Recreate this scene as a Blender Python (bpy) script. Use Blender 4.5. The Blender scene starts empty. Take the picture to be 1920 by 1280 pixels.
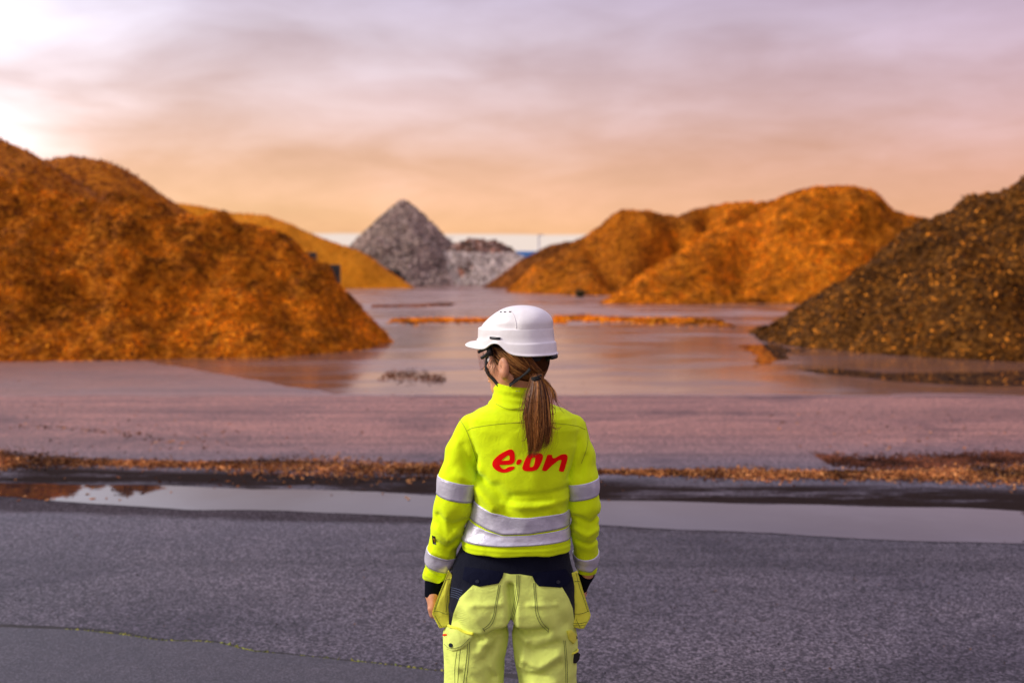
import bpy, bmesh, math
import numpy as np
from mathutils import Vector
from mathutils.geometry import delaunay_2d_cdt

scene = bpy.context.scene
R = math.radians
# ------------------------------------------------------------------ camera
CAM_H, FPX, CX, CY, HORIZON = 1.9, 1920 * 35 / 36, 960.0, 640.0, 497.0
PITCH = math.atan((CY - HORIZON) / FPX)
cam = bpy.data.objects.new('camera', bpy.data.cameras.new('camera'))
scene.collection.objects.link(cam)
cam.location = (0, 0, CAM_H)
cam.rotation_euler = (math.pi / 2 - PITCH, 0, 0)
cam.data.lens = 35; cam.data.sensor_width = 36; cam.data.sensor_fit = 'HORIZONTAL'
cam.data.clip_end = 5000
cam.data.dof.use_dof = True
cam.data.dof.focus_distance = 3.22
cam.data.dof.aperture_fstop = 2.0
scene.camera = cam
scene.view_settings.view_transform = 'Standard'
scene.view_settings.look = 'None'
scene.view_settings.gamma = 1.0
scene.view_settings.exposure = 0.5
scene.cycles.use_denoising = True
scene.cycles.max_bounces = 8

SUN_AZ, SUN_EL = R(-100), R(31)          # azimuth from +Y towards +X
SUN_DIR = Vector((math.sin(SUN_AZ) * math.cos(SUN_EL), math.cos(SUN_AZ) * math.cos(SUN_EL), math.sin(SUN_EL)))

# ------------------------------------------------------------------ node helper
def lin(c):
    c = np.array(c, float) / 255.0
    return tuple(np.where(c <= 0.04045, c / 12.92, ((c + 0.055) / 1.055) ** 2.4)) + (1.0,)

class N:
    def __init__(s, tree):
        s.t = tree; tree.nodes.clear()
    def n(s, typ, ins=None, **kw):
        nd = s.t.nodes.new(typ)
        for k, v in kw.items(): setattr(nd, k, v)
        for k, v in (ins or {}).items(): s.set(nd, k, v)
        return nd
    def set(s, nd, k, v):
        if hasattr(v, 'is_output'): s.t.links.new(v, nd.inputs[k])
        elif hasattr(v, 'outputs'): s.t.links.new(v.outputs[0], nd.inputs[k])
        else: nd.inputs[k].default_value = v
    def m(s, op, a, b=0.0, c=0.0, clamp=False):
        return s.n('ShaderNodeMath', {0: a, 1: b, 2: c}, operation=op, use_clamp=clamp).outputs[0]
    def mix(s, f, a, b, blend='MIX'):
        nd = s.n('ShaderNodeMix', data_type='RGBA', blend_type=blend)
        s.set(nd, 0, f); s.set(nd, 6, a); s.set(nd, 7, b)
        return nd.outputs[2]
    def ss(s, x, a, b, lo=0.0, hi=1.0):
        return s.n('ShaderNodeMapRange', {0: x, 1: a, 2: b, 3: lo, 4: hi}, interpolation_type='SMOOTHSTEP').outputs[0]
    def noise(s, vec, scale, detail=4.0, rough=0.55, dist=0.0):
        return s.n('ShaderNodeTexNoise', {'Vector': vec, 'Scale': scale, 'Detail': detail, 'Roughness': rough, 'Distortion': dist}).outputs[0]
    def ramp(s, f, stops, interp='LINEAR'):
        nd = s.n('ShaderNodeValToRGB', {0: f}); cr = nd.color_ramp; cr.interpolation = interp
        while len(cr.elements) < len(stops): cr.elements.new(0.5)
        for e, (p, c) in zip(cr.elements, stops): e.position = p; e.color = c
        return nd.outputs[0]
    def mapping(s, vec, sc=(1, 1, 1), rot=(0, 0, 0), loc=(0, 0, 0)):
        return s.n('ShaderNodeMapping', {'Vector': vec, 'Scale': sc, 'Rotation': rot, 'Location': loc}).outputs[0]

# ------------------------------------------------------------------ world
world = bpy.data.worlds.new('World'); scene.world = world; world.use_nodes = True
w = N(world.node_tree)
tc = w.n('ShaderNodeTexCoord').outputs['Generated']
sep = w.n('ShaderNodeSeparateXYZ', {0: tc})
dx, dy, dz = sep.outputs
el = w.m('MAXIMUM', dz, 0.0)
n1 = w.noise(w.mapping(tc, (3.2, 3.2, 11.0), (R(4), R(3), 0), (1.7, 0.4, 0.2)), 1.0, 5.0, 0.5, 0.35)
n2 = w.noise(w.mapping(tc, (7.0, 7.0, 26.0), (R(-3), R(2), 0), (7, 3, 1)), 1.0, 5.0, 0.55, 0.5)
elw = w.m('ADD', el, w.m('MULTIPLY', w.m('ADD', w.m('SUBTRACT', n1, 0.5), w.m('MULTIPLY', w.m('SUBTRACT', n2, 0.5), 0.5)), 0.13))
cloud = w.ramp(elw, [(0.0, lin((246, 186, 130))), (0.05, lin((246, 192, 142))), (0.095, lin((241, 190, 155))),
                     (0.15, lin((232, 198, 188))), (0.21, lin((223, 204, 211))), (0.30, lin((206, 198, 226))),
                     (0.6, lin((206, 200, 222))), (1.0, lin((210, 206, 224)))])
zen = w.ss(el, 0.28, 0.95, 1.0, 1.6)                            # an overcast deck is brightest overhead
cloud = w.n('ShaderNodeVectorMath', {0: cloud, 3: zen}, operation='SCALE').outputs[0]
right = w.ss(dx, -0.35, 0.55)
tint = w.mix(right, (1.06, 1.08, 1.08, 1), (0.84, 0.76, 0.84, 1))
cloud = w.mix(1.0, cloud, tint, 'MULTIPLY')
dark = w.ramp(n1, [(0.30, (0.84, 0.84, 0.89, 1)), (0.50, (1.04, 1.04, 1.05, 1)), (0.70, (1.24, 1.22, 1.20, 1))])
cloud = w.mix(1.0, cloud, dark, 'MULTIPLY')
dark2 = w.ramp(n2, [(0.3, (0.92, 0.91, 0.94, 1)), (0.7, (1.10, 1.09, 1.08, 1))])
cloud = w.mix(1.0, cloud, dark2, 'MULTIPLY')
# thin bright cloud in front of the sun, upper left
gd = Vector((math.sin(R(-40)) * math.cos(R(24)), math.cos(R(-40)) * math.cos(R(24)), math.sin(R(24))))
dt = w.n('ShaderNodeVectorMath', {0: tc, 1: tuple(gd)}, operation='DOT_PRODUCT').outputs['Value']
gl = w.ss(w.m('ADD', dt, w.m('MULTIPLY', w.m('SUBTRACT', n1, 0.5), 0.12)), 0.895, 1.01)
glow = w.mix(gl, (0, 0, 0, 1), (1.05, 1.15, 1.35, 1))
cloud = w.mix(1.0, cloud, glow, 'ADD')
# clear pale strip under the edge of the cloud deck
edge = w.m('ADD', el, w.m('MULTIPLY', w.m('SUBTRACT', n2, 0.5), 0.003))
strip = w.ss(edge, 0.0285, 0.0325, 1.0, 0.0)
cloud = w.mix(strip, cloud, lin((252, 232, 220)))
sky = w.n('ShaderNodeTexSky', sky_type='NISHITA', sun_disc=False, sun_elevation=SUN_EL, sun_rotation=SUN_AZ, air_density=1.0, dust_density=3.0)
clear = w.n('ShaderNodeVectorMath', {0: sky.outputs[0], 3: 0.1}, operation='SCALE').outputs[0]
final = w.mix(0.90, clear, cloud)
EXPO = 2 ** -0.5
bg = w.n('ShaderNodeBackground', {0: final, 1: EXPO * 1.0})
w.n('ShaderNodeOutputWorld', {0: bg})

sun = bpy.data.objects.new('sun', bpy.data.lights.new('sun', 'SUN'))
scene.collection.objects.link(sun)
sun.data.energy = 2.2; sun.data.angle = R(16); sun.data.color = (1.0, 0.95, 0.88)
sun.rotation_euler = SUN_DIR.to_track_quat('Z', 'Y').to_euler()

# ------------------------------------------------------------------ pixel helpers
_f = np.array([0, math.cos(PITCH), -math.sin(PITCH)]); _u = np.array([0, math.sin(PITCH), math.cos(PITCH)]); _r = np.array([1.0, 0, 0])
CAMP = np.array([0, 0, CAM_H])
def rays(u, v):
    u = np.asarray(u, float)[..., None]; v = np.asarray(v, float)[..., None]
    return _f * FPX + _r * (u - CX) + _u * (CY - v)
def P(u, v, Y):
    d = rays(u, v); return CAMP + d * (np.asarray(Y, float)[..., None] / d[..., 1:2])
def G(u, v, z=0.0):
    d = rays(u, v); return CAMP + d * ((z - CAM_H) / d[..., 2:3])

# ------------------------------------------------------------------ numpy noise
rng = np.random.default_rng(7)
_L3 = rng.random((32, 32, 32)).astype(np.float32)
def vnoise3(p):
    p = np.asarray(p, np.float32); i = np.floor(p).astype(np.int32); f = p - i; f = f * f * (3 - 2 * f)
    o = 0
    for a in (0, 1):
        for b in (0, 1):
            for c in (0, 1):
                wgt = (f[..., 0] if a else 1 - f[..., 0]) * (f[..., 1] if b else 1 - f[..., 1]) * (f[..., 2] if c else 1 - f[..., 2])
                o = o + wgt * _L3[(i[..., 0] + a) & 31, (i[..., 1] + b) & 31, (i[..., 2] + c) & 31]
    return o - 0.5
def fbm2(x, y, s, oct=4, seed=0.0):
    o = 0; amp = 1.0
    for k in range(oct):
        o = o + amp * vnoise3(np.stack([x / s + 5.3 * k, y / s + 9.1 * k, np.full_like(x, seed + 3.7 * k)], -1))
        s *= 0.5; amp *= 0.5
    return o

# ------------------------------------------------------------------ object helpers
COL = scene.collection
def tag(o, label=None, cat=None, group=None, kind=None):
    if label: o['label'] = label
    if cat: o['category'] = cat
    if group: o['group'] = group
    if kind: o['kind'] = kind
    return o
def mesh(name, verts, faces, mat, parent=None, base=None, smooth=True, attrs=None, colors=None):
    """one mesh object; verts are in world metres, base is the world position of the thing they belong to"""
    verts = np.asarray(verts, np.float32).reshape(-1, 3)
    if base is not None: verts = verts - np.asarray(base, np.float32)
    me = bpy.data.meshes.new(name)
    if isinstance(faces, np.ndarray):
        k = faces.shape[1]; nf = len(faces)
        me.vertices.add(len(verts)); me.vertices.foreach_set('co', verts.ravel())
        me.loops.add(nf * k); me.loops.foreach_set('vertex_index', faces.astype(np.int32).ravel())
        me.polygons.add(nf); me.polygons.foreach_set('loop_start', np.arange(0, nf * k, k, dtype=np.int32))
        me.update(calc_edges=True); me.validate()
    else:
        me.from_pydata(verts.tolist(), [], faces)
    for an, av in (attrs or {}).items():
        a = me.attributes.new(an, 'FLOAT', 'POINT'); a.data.foreach_set('value', np.asarray(av, np.float32))
    if colors is not None:
        a = me.color_attributes.new('Col', 'FLOAT_COLOR', 'POINT')
        a.data.foreach_set('color', np.concatenate([colors, np.ones((len(colors), 1))], 1).astype(np.float32).ravel())
    me.materials.append(mat)
    me.polygons.foreach_set('use_smooth', np.full(len(me.polygons), smooth))
    o = bpy.data.objects.new(name, me); COL.objects.link(o)
    if parent is not None: o.parent = parent
    elif base is not None: o.location = base
    return o
def empty(name, loc, label, cat, group=None):
    o = bpy.data.objects.new(name, None); COL.objects.link(o); o.location = loc
    return tag(o, label, cat, group)
class MB:
    def __init__(s): s.v = []; s.f = []
    def add(s, v, f):
        n = len(s.v); s.v += [tuple(map(float, q)) for q in v]; s.f += [[i + n for i in q] for q in f]; return s
    def box(s, c, d, bev=0.0, rot=None):
        bm = bmesh.new(); bmesh.ops.create_cube(bm, size=1)
        for q in bm.verts: q.co = Vector((q.co.x * d[0], q.co.y * d[1], q.co.z * d[2]))
        if bev: bmesh.ops.bevel(bm, geom=bm.edges[:], offset=bev, segments=2, affect='EDGES', profile=0.6)
        bm.verts.ensure_lookup_table()
        vs = [q.co.copy() for q in bm.verts]
        if rot is not None: vs = [rot @ q for q in vs]
        s.add([q + Vector(c) for q in vs], [[q.index for q in f.verts] for f in bm.faces]); bm.free(); return s
    def tube(s, pts, r, k=6, cap=True):
        pts = np.asarray(pts, float); n = len(pts); r = np.broadcast_to(r, (n,))
        tan = np.gradient(pts, axis=0); tan /= np.linalg.norm(tan, axis=1, keepdims=True) + 1e-12
        ref = np.array([0, 0, 1.0]) if abs(tan[0, 2]) < 0.9 else np.array([0, 1.0, 0])
        vs = []
        a = np.cross(tan[0], ref); a /= np.linalg.norm(a)
        for i in range(n):
            a = a - tan[i] * a.dot(tan[i]); a /= np.linalg.norm(a) + 1e-12
            b = np.cross(tan[i], a)
            for j in range(k):
                q = 2 * math.pi * j / k; vs.append(pts[i] + r[i] * (math.cos(q) * a + math.sin(q) * b))
        fs = [[i * k + j, i * k + (j + 1) % k, (i + 1) * k + (j + 1) % k, (i + 1) * k + j] for i in range(n - 1) for j in range(k)]
        if cap: fs += [list(range(k))[::-1], [(n - 1) * k + j for j in range(k)]]
        return s.add(vs, fs)
    def build(s, name, mat, parent=None, base=None, smooth=True): return mesh(name, s.v, s.f, mat, parent, base, smooth)

def spline(pts, n=40):
    """Catmull-Rom through points"""
    p = np.asarray(pts, float); p = np.vstack([2 * p[0] - p[1], p, 2 * p[-1] - p[-2]])
    out = []
    m = len(p) - 3; per = max(2, n // m)
    for i in range(m):
        t = np.linspace(0, 1, per, endpoint=False)[:, None]
        a, b, c, d = p[i], p[i + 1], p[i + 2], p[i + 3]
        out.append(0.5 * (2 * b + (c - a) * t + (2 * a - 5 * b + 4 * c - d) * t * t + (3 * b - a - 3 * c + d) * t ** 3))
    out.append(p[-2][None]); return np.vstack(out)

# ------------------------------------------------------------------ materials
def material(name):
    m = bpy.data.materials.new(name); m.use_nodes = True
    return m, N(m.node_tree)
def finish(t, bsdf, bump=None, dist=0.01, strength=1.0):
    if bump is not None:
        b = t.n('ShaderNodeBump', {'Height': bump, 'Distance': dist, 'Strength': strength}); t.set(bsdf, 'Normal', b)
    t.n('ShaderNodeOutputMaterial', {0: bsdf})
def plain(name, col, rough=0.6, metal=0.0, bscale=0, bdist=0.002, var=0.12, spec=0.5, sheen=0.0, vscale=40):
    m, t = material(name)
    oc = t.n('ShaderNodeTexCoord').outputs['Object']
    nz = t.noise(oc, vscale, 5, 0.6)
    k = t.ss(nz, 0.25, 0.75, 1 - var, 1 + var)
    c = t.n('ShaderNodeVectorMath', {0: tuple(col[:3]), 3: k}, operation='SCALE').outputs[0]
    b = t.n('ShaderNodeBsdfPrincipled', {'Base Color': c, 'Roughness': rough, 'Metallic': metal, 'Specular IOR Level': spec, 'Sheen Weight': sheen})
    finish(t, b, t.noise(oc, bscale, 3, 0.6) if bscale else None, bdist)
    return m
def chip_mat(name, rough=0.6, spec=0.4):
    m, t = material(name)
    oc = t.n('ShaderNodeTexCoord').outputs['Object']
    c = t.n('ShaderNodeAttribute', attribute_name='Col').outputs['Color']
    k = t.ss(t.noise(oc, 30, 3, 0.6), 0.3, 0.7, 0.75, 1.2)
    c = t.n('ShaderNodeVectorMath', {0: c, 3: k}, operation='SCALE').outputs[0]
    b = t.n('ShaderNodeBsdfPrincipled', {'Base Color': c, 'Roughness': rough, 'Specular IOR Level': spec})
    finish(t, b); return m
def heap_mat(name, stops, s1, s2, bd=0.05, big=None):
    m, t = material(name)
    oc = t.n('ShaderNodeTexCoord').outputs['Object']
    a = t.noise(oc, s1, 5, 0.65); v = t.n('ShaderNodeTexVoronoi', {'Vector': oc, 'Scale': s2, 'Randomness': 1.0})
    sp = t.n('ShaderNodeSeparateColor', {0: v.outputs['Color']}).outputs[0]
    f = t.m('ADD', t.m('MULTIPLY', a, 0.55), t.m('MULTIPLY', sp, 0.45))
    c = t.ramp(f, stops)
    if big: c = t.mix(t.ss(t.noise(oc, big[0], 3, 0.5), 0.42, 0.62), c, t.mix(1.0, c, big[1], 'MULTIPLY'))
    h = t.m('ADD', t.m('MULTIPLY', sp, 0.7), a)
    b = t.n('ShaderNodeBsdfPrincipled', {'Base Color': c, 'Roughness': 0.85, 'Specular IOR Level': 0.08})
    finish(t, b, h, bd); return m

M_CHIP = chip_mat('wood_chip', 0.75, 0.06); M_STONE = chip_mat('rubble_chunk', 0.85, 0.08)
M_HEAP = heap_mat('bark_orange', [(0.25, (0.12, 0.028, 0.002, 1)), (0.5, (0.32, 0.088, 0.003, 1)), (0.75, (0.52, 0.165, 0.006, 1))], 1.6, 9.0)
M_HEAPFINE = heap_mat('sawdust_ochre', [(0.25, (0.36, 0.120, 0.003, 1)), (0.5, (0.48, 0.165, 0.005, 1)), (0.75, (0.56, 0.21, 0.009, 1))], 0.8, 12.0, 0.02)
M_HEAPDARK = heap_mat('bark_dark', [(0.25, (0.022, 0.008, 0.001, 1)), (0.5, (0.060, 0.022, 0.003, 1)), (0.75, (0.15, 0.055, 0.006, 1))], 2.0, 9.0)
M_HEAPRED = heap_mat('bark_brown', [(0.25, (0.09, 0.026, 0.003, 1)), (0.5, (0.18, 0.055, 0.006, 1)), (0.75, (0.28, 0.09, 0.010, 1))], 1.0, 6.0)
M_RUBBLE = heap_mat('rubble_grey', [(0.25, (0.07, 0.052, 0.045, 1)), (0.5, (0.20, 0.155, 0.13, 1)), (0.75, (0.40, 0.32, 0.27, 1))], 1.2, 2.5, 0.15)
M_BLOCK = plain('tarred_concrete', (0.022, 0.017, 0.013), 0.8, bscale=30, bdist=0.01, var=0.4, vscale=3)
M_POLE = plain('pole_steel', (0.32, 0.28, 0.30), 0.5, 0.3)
M_BLUE = plain('blue_sheet', (0.05, 0.22, 0.55), 0.5, var=0.1, vscale=1)
M_SHEDWALL = plain('pale_cladding', (0.6, 0.6, 0.6), 0.6, var=0.1, vscale=1)

# ground material: dry / wet asphalt
M_GROUND, t = material('asphalt_yard')
oc = t.n('ShaderNodeTexCoord').outputs['Object']
sx, sy, _ = t.n('ShaderNodeSeparateXYZ', {0: oc}).outputs
big = t.noise(t.mapping(oc, (0.10, 0.45, 1)), 1.0, 4, 0.55)
mid = t.noise(t.mapping(oc, (0.35, 1.1, 1), loc=(3, 8, 0)), 1.0, 5, 0.6)
yy = t.m('ADD', sy, t.m('MULTIPLY', t.m('SUBTRACT', mid, 0.5), 0.8))
grain = t.n('ShaderNodeTexVoronoi', {'Vector': oc, 'Scale': 90.0})
gcol = t.n('ShaderNodeSeparateColor', {0: grain.outputs['Color']}).outputs[0]
gfine = t.noise(oc, 260, 3, 0.7)
gmid = t.noise(oc, 28, 5, 0.65)
g = t.m('ADD', t.m('MULTIPLY', gcol, 0.6), t.m('MULTIPLY', gfine, 0.4))
dry = t.ramp(g, [(0.15, (0.009, 0.007, 0.010, 1)), (0.45, (0.048, 0.041, 0.053, 1)), (0.80, (0.21, 0.18, 0.215, 1))])
dry = t.mix(1.0, dry, t.ramp(gmid, [(0.3, (0.82, 0.82, 0.84, 1)), (0.7, (1.15, 1.14, 1.12, 1))]), 'MULTIPLY')
dry = t.mix(1.0, dry, t.ramp(mid, [(0.3, (0.80, 0.80, 0.84, 1)), (0.7, (1.16, 1.13, 1.10, 1))]), 'MULTIPLY')
wetcol = t.mix(t.ss(mid, 0.3, 0.7), (0.15, 0.060, 0.030, 1), (0.28, 0.125, 0.068, 1))      # wet wood dust film, reddened to paint in the peach sky reflection
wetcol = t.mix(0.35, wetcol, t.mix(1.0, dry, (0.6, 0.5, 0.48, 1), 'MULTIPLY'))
yl = t.m('SUBTRACT', yy, t.m('MULTIPLY', t.m('MAXIMUM', t.m('SUBTRACT', -2.6, sx), 0.0), 1.1))
wA = t.m('MAXIMUM', t.ss(yl, 14.3, 14.7), t.m('MULTIPLY', t.ss(yy, 14.3, 14.6), 0.45))                                       # wet yard behind the dry strip
patch = t.ss(big, 0.34, 0.50, 0.80, 1.0)
wA = t.m('MULTIPLY', wA, patch)
ypud = t.m('ADD', yy, t.m('MULTIPLY', sx, 0.115))
wB = t.m('MULTIPLY', t.ss(ypud, 7.9, 8.15), t.ss(ypud, 8.6, 8.95, 1.0, 0.0))
wC = t.m('MULTIPLY', t.ss(ypud, 6.95, 7.15), t.ss(ypud, 8.4, 8.9, 1.0, 0.0))
wet = wA
sky_tint = t.ss(yy, 8.6, 11.5, 0.0, 1.0)
track = t.noise(t.mapping(oc, (0.05, 1.9, 1), (0, 0, R(-2.5)), (2, 5, 0)), 1.0, 4, 0.6)
dry = t.mix(1.0, dry, t.ramp(track, [(0.36, (0.62, 0.62, 0.64, 1)), (0.50, (1, 1, 1, 1)), (0.68, (1.16, 1.15, 1.15, 1))]), 'MULTIPLY')   # tyre-worn lanes
blot = t.noise(t.mapping(oc, (0.6, 0.8, 1), loc=(11, 2, 0)), 1.0, 6, 0.65, 0.8)
dry = t.mix(1.0, dry, t.ramp(blot, [(0.34, (0.62, 0.61, 0.66, 1)), (0.47, (1, 1, 1, 1)), (0.68, (1.18, 1.16, 1.12, 1))]), 'MULTIPLY')       # old stains
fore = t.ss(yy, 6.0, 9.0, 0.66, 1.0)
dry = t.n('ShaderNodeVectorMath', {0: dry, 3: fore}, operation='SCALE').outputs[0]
dry = t.mix(t.m('MULTIPLY', sky_tint, 0.92), dry, t.mix(1.0, dry, (2.9, 1.55, 0.95, 1), 'MULTIPLY'))          # peach sky reflection painted into the dry asphalt colour
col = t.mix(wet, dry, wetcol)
mud = t.mix(gmid, (0.006, 0.004, 0.004, 1), (0.030, 0.018, 0.015, 1))
wB = t.m('MULTIPLY', wB, t.ss(t.noise(t.mapping(oc, (0.8, 3.0, 1)), 1.0, 5, 0.65), 0.34, 0.50, 0.25, 1.0))
near = t.m('MULTIPLY', t.ss(ypud, 7.05, 7.25), t.ss(ypud, 7.7, 8.0, 1.0, 0.0))
wB = t.m('MAXIMUM', wB, t.m('MULTIPLY', near, 0.6))
col = t.mix(wB, col, mud)
dust = t.m('MULTIPLY', t.ss(sy, 24, 40), t.ss(t.noise(t.mapping(oc, (0.12, 0.35, 1), loc=(4, 1, 0)), 1.0, 5, 0.6), 0.42, 0.60))
col = t.mix(t.m('MULTIPLY', dust, 0.8), col, (0.26, 0.10, 0.04, 1))
rough = t.m('SUBTRACT', 0.60, t.m('MULTIPLY', wet, t.ss(mid, 0.35, 0.62, 0.37, 0.52)))
rough = t.m('ADD', rough, t.m('MULTIPLY', dust, 0.25))
rough = t.m('ADD', rough, t.m('MULTIPLY', wB, 0.35))
rough = t.m('MAXIMUM', rough, 0.09)
bh = t.m('MULTIPLY', t.m('ADD', g, t.m('MULTIPLY', gmid, 0.6)), t.ss(wet, 0.0, 1.0, 1.0, 0.04))
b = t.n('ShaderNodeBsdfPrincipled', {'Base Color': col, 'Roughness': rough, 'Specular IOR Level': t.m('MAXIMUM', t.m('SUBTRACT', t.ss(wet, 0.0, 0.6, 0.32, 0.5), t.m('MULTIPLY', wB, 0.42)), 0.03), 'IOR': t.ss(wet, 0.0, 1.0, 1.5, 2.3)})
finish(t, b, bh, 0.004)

M_APRON, t = material('asphalt_apron')
oc = t.n('ShaderNodeTexCoord').outputs['Object']
gfine = t.noise(oc, 220, 3, 0.7); gv = t.n('ShaderNodeTexVoronoi', {'Vector': oc, 'Scale': 150.0})
gc = t.n('ShaderNodeSeparateColor', {0: gv.outputs['Color']}).outputs[0]
g = t.m('ADD', t.m('MULTIPLY', gc, 0.5), t.m('MULTIPLY', gfine, 0.5))
c = t.ramp(g, [(0.2, (0.011, 0.009, 0.013, 1)), (0.5, (0.030, 0.026, 0.033, 1)), (0.8, (0.090, 0.078, 0.095, 1))])
c = t.mix(1.0, c, t.ramp(t.noise(oc, 5, 5, 0.6), [(0.3, (0.8, 0.8, 0.85, 1)), (0.7, (1.15, 1.12, 1.12, 1))]), 'MULTIPLY')
finish(t, t.n('ShaderNodeBsdfPrincipled', {'Base Color': c, 'Roughness': 0.6}), g, 0.003)

M_WATER, t = material('puddle_water')
oc = t.n('ShaderNodeTexCoord').outputs['Object']
b = t.n('ShaderNodeBsdfPrincipled', {'Base Color': (0.02, 0.016, 0.018, 1), 'Roughness': 0.02, 'IOR': 2.1})
finish(t, b, t.noise(oc, 3.0, 2, 0.5), 0.0006)
M_CRACK = plain('crack_dirt', (0.018, 0.014, 0.014), 0.9, bscale=90, var=0.5)
M_MOSS = plain('moss', (0.085, 0.095, 0.018), 0.9, bscale=300, var=0.5)

# ------------------------------------------------------------------ ground
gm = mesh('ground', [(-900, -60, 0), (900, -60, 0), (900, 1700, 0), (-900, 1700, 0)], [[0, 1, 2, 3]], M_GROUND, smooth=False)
tag(gm, kind='structure')

def ground_sheet(name, poly_uv, z, mat, jit=0.02, step=0.12, seed=1.0):
    pts = G(*np.array(poly_uv, float).T)[:, :2]
    out = []
    for a, b_ in zip(pts, np.roll(pts, -1, 0)):
        n = max(2, int(np.linalg.norm(b_ - a) / step)); out.append(a + (b_ - a) * np.linspace(0, 1, n, endpoint=False)[:, None])
    q = np.vstack(out)
    q = q + jit * np.stack([fbm2(q[:, 0], q[:, 1], 0.6, 4, seed), fbm2(q[:, 0], q[:, 1], 0.6, 4, seed + 9)], -1)
    v = np.c_[q, np.full(len(q), z)]
    bm = bmesh.new(); vs = [bm.verts.new(p) for p in v]; f = bm.faces.new(vs)
    if f.normal.z < 0: f.normal_flip()
    f.normal_update()
    if f.normal.z < 0: f.normal_flip()
    bmesh.ops.triangulate(bm, faces=bm.faces[:])
    me = bpy.data.meshes.new(name); bm.to_mesh(me); bm.free(); me.materials.append(mat)
    o = bpy.data.objects.new(name, me); COL.objects.link(o); return tag(o, kind='structure')

ground_sheet('puddle', [(-700, 900), (-300, 922), (0, 931), (220, 945), (440, 957), (700, 967), (820, 972), (1130, 985), (1300, 995), (1500, 1005), (1700, 1012),
    (1860, 1018), (2050, 1027), (2300, 1035), (2500, 1010), (2300, 975), (2050, 965), (1850, 957), (1700, 950), (1500, 946), (1300, 940), (1130, 937), (820, 928), (640, 920),
    (440, 916), (200, 908), (0, 905), (-300, 893), (-600, 888)], 0.004, M_WATER, 0.10, seed=2.0)
ground_sheet('puddle', [(1490, 692), (1560, 703), (1650, 713), (1760, 721), (1920, 722), (2200, 722), (2300, 700), (1920, 694), (1760, 700), (1640, 698), (1560, 692)], 0.004, M_WATER, 0.35, 0.2, seed=5.0)
ground_sheet('puddle', [(1395, 648), (1420, 690), (1470, 668), (1500, 655), (1440, 645)], 0.004, M_WATER, 0.35, 0.2, seed=6.0)

CRACK = [(-400, 1172), (-120, 1176), (0, 1180), (120, 1184), (220, 1193), (300, 1204), (400, 1208), (470, 1223), (560, 1232), (700, 1247), (830, 1262), (960, 1275), (1100, 1290), (1500, 1340)]
cr = G(*spline(CRACK, 200).T)[:, :2]
s = np.arange(len(cr)) * 1.0
cr = cr + 0.018 * np.stack([fbm2(cr[:, 0], cr[:, 1], 0.25, 4, 3), fbm2(cr[:, 0], cr[:, 1], 0.25, 4, 13)], -1)
va = np.c_[cr, np.full(len(cr), 0.012)]
far = cr.copy(); far[:, 1] = -2.0
vv = np.vstack([va, np.c_[far, np.full(len(far), 0.012)], np.c_[cr + [0, 0.008], np.zeros(len(cr))]]); n = len(cr)
ap = mesh('apron', vv, [[i, i + n, i + n + 1, i + 1] for i in range(n - 1)] + [[i + 2 * n, i, i + 1, i + 2 * n + 1] for i in range(n - 1)], M_APRON, smooth=False)
tag(ap, kind='structure')
wd = 0.034 + 0.06 * np.clip(fbm2(cr[:, 0], cr[:, 1], 0.5, 3, 21) + 0.25, 0, 1)
vv = np.vstack([np.c_[cr, np.full(n, 0.004)], np.c_[cr[:, 0], cr[:, 1] + wd, np.full(n, 0.004)]])
tag(mesh('pavement_joint', vv, [[i, i + 1, i + n + 1, i + n] for i in range(n - 1)], M_CRACK, smooth=False), kind='structure')

# ------------------------------------------------------------------ chips
BOX = np.array([[-1, 0, 0], [0.15, -1, 0.1], [1, 0, 0], [-0.15, 1, -0.1], [0.1, 0.1, 1], [-0.1, -0.1, -1]], float) * 0.62
BOXF = np.array([[0, 1, 4], [1, 2, 4], [2, 3, 4], [3, 0, 4], [1, 0, 5], [2, 1, 5], [3, 2, 5], [0, 3, 5]])
def chips(name, pos, nrm, size, pal, mat, parent, base, tilt=0.9, seed=0, label=None, clump=0.45, damp=0.8, camp=1.6):
    r = np.random.default_rng(seed); n = len(pos)
    nn = nrm + tilt * r.normal(size=(n, 3)); nn /= np.linalg.norm(nn, axis=1, keepdims=True)
    a = r.normal(size=(n, 3)); a -= nn * (a * nn).sum(1, keepdims=True); a /= np.linalg.norm(a, axis=1, keepdims=True)
    b_ = np.cross(nn, a)
    sc = np.stack([r.uniform(*size[0], n), r.uniform(*size[1], n), r.uniform(*size[2], n)], -1)
    T = BOX[None] * sc[:, None] * (1 + 0.35 * r.uniform(-1, 1, (n, 6, 1)))
    V = pos[:, None] + T[..., 0:1] * a[:, None] + T[..., 1:2] * b_[:, None] + T[..., 2:3] * nn[:, None]
    F = (BOXF[None] + 6 * np.arange(n)[:, None, None]).reshape(-1, 3)
    pal = np.array(pal); k = r.integers(0, len(pal), n); c = pal[k] * r.uniform(0.7, 1.3, (n, 1))
    if clump: c = c * np.clip(1.0 + camp * (vnoise3(pos / clump) + 0.8 * vnoise3(pos / (clump * 0.4) + 7.7) + damp * vnoise3(pos / (clump * 6) + 2.2)), 0.3, 1.8)[:, None]
    o = mesh(name, V.reshape(-1, 3), F, mat, parent, base, smooth=False, colors=np.repeat(c, 6, 0))
    return tag(o, label, kind='stuff')

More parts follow.
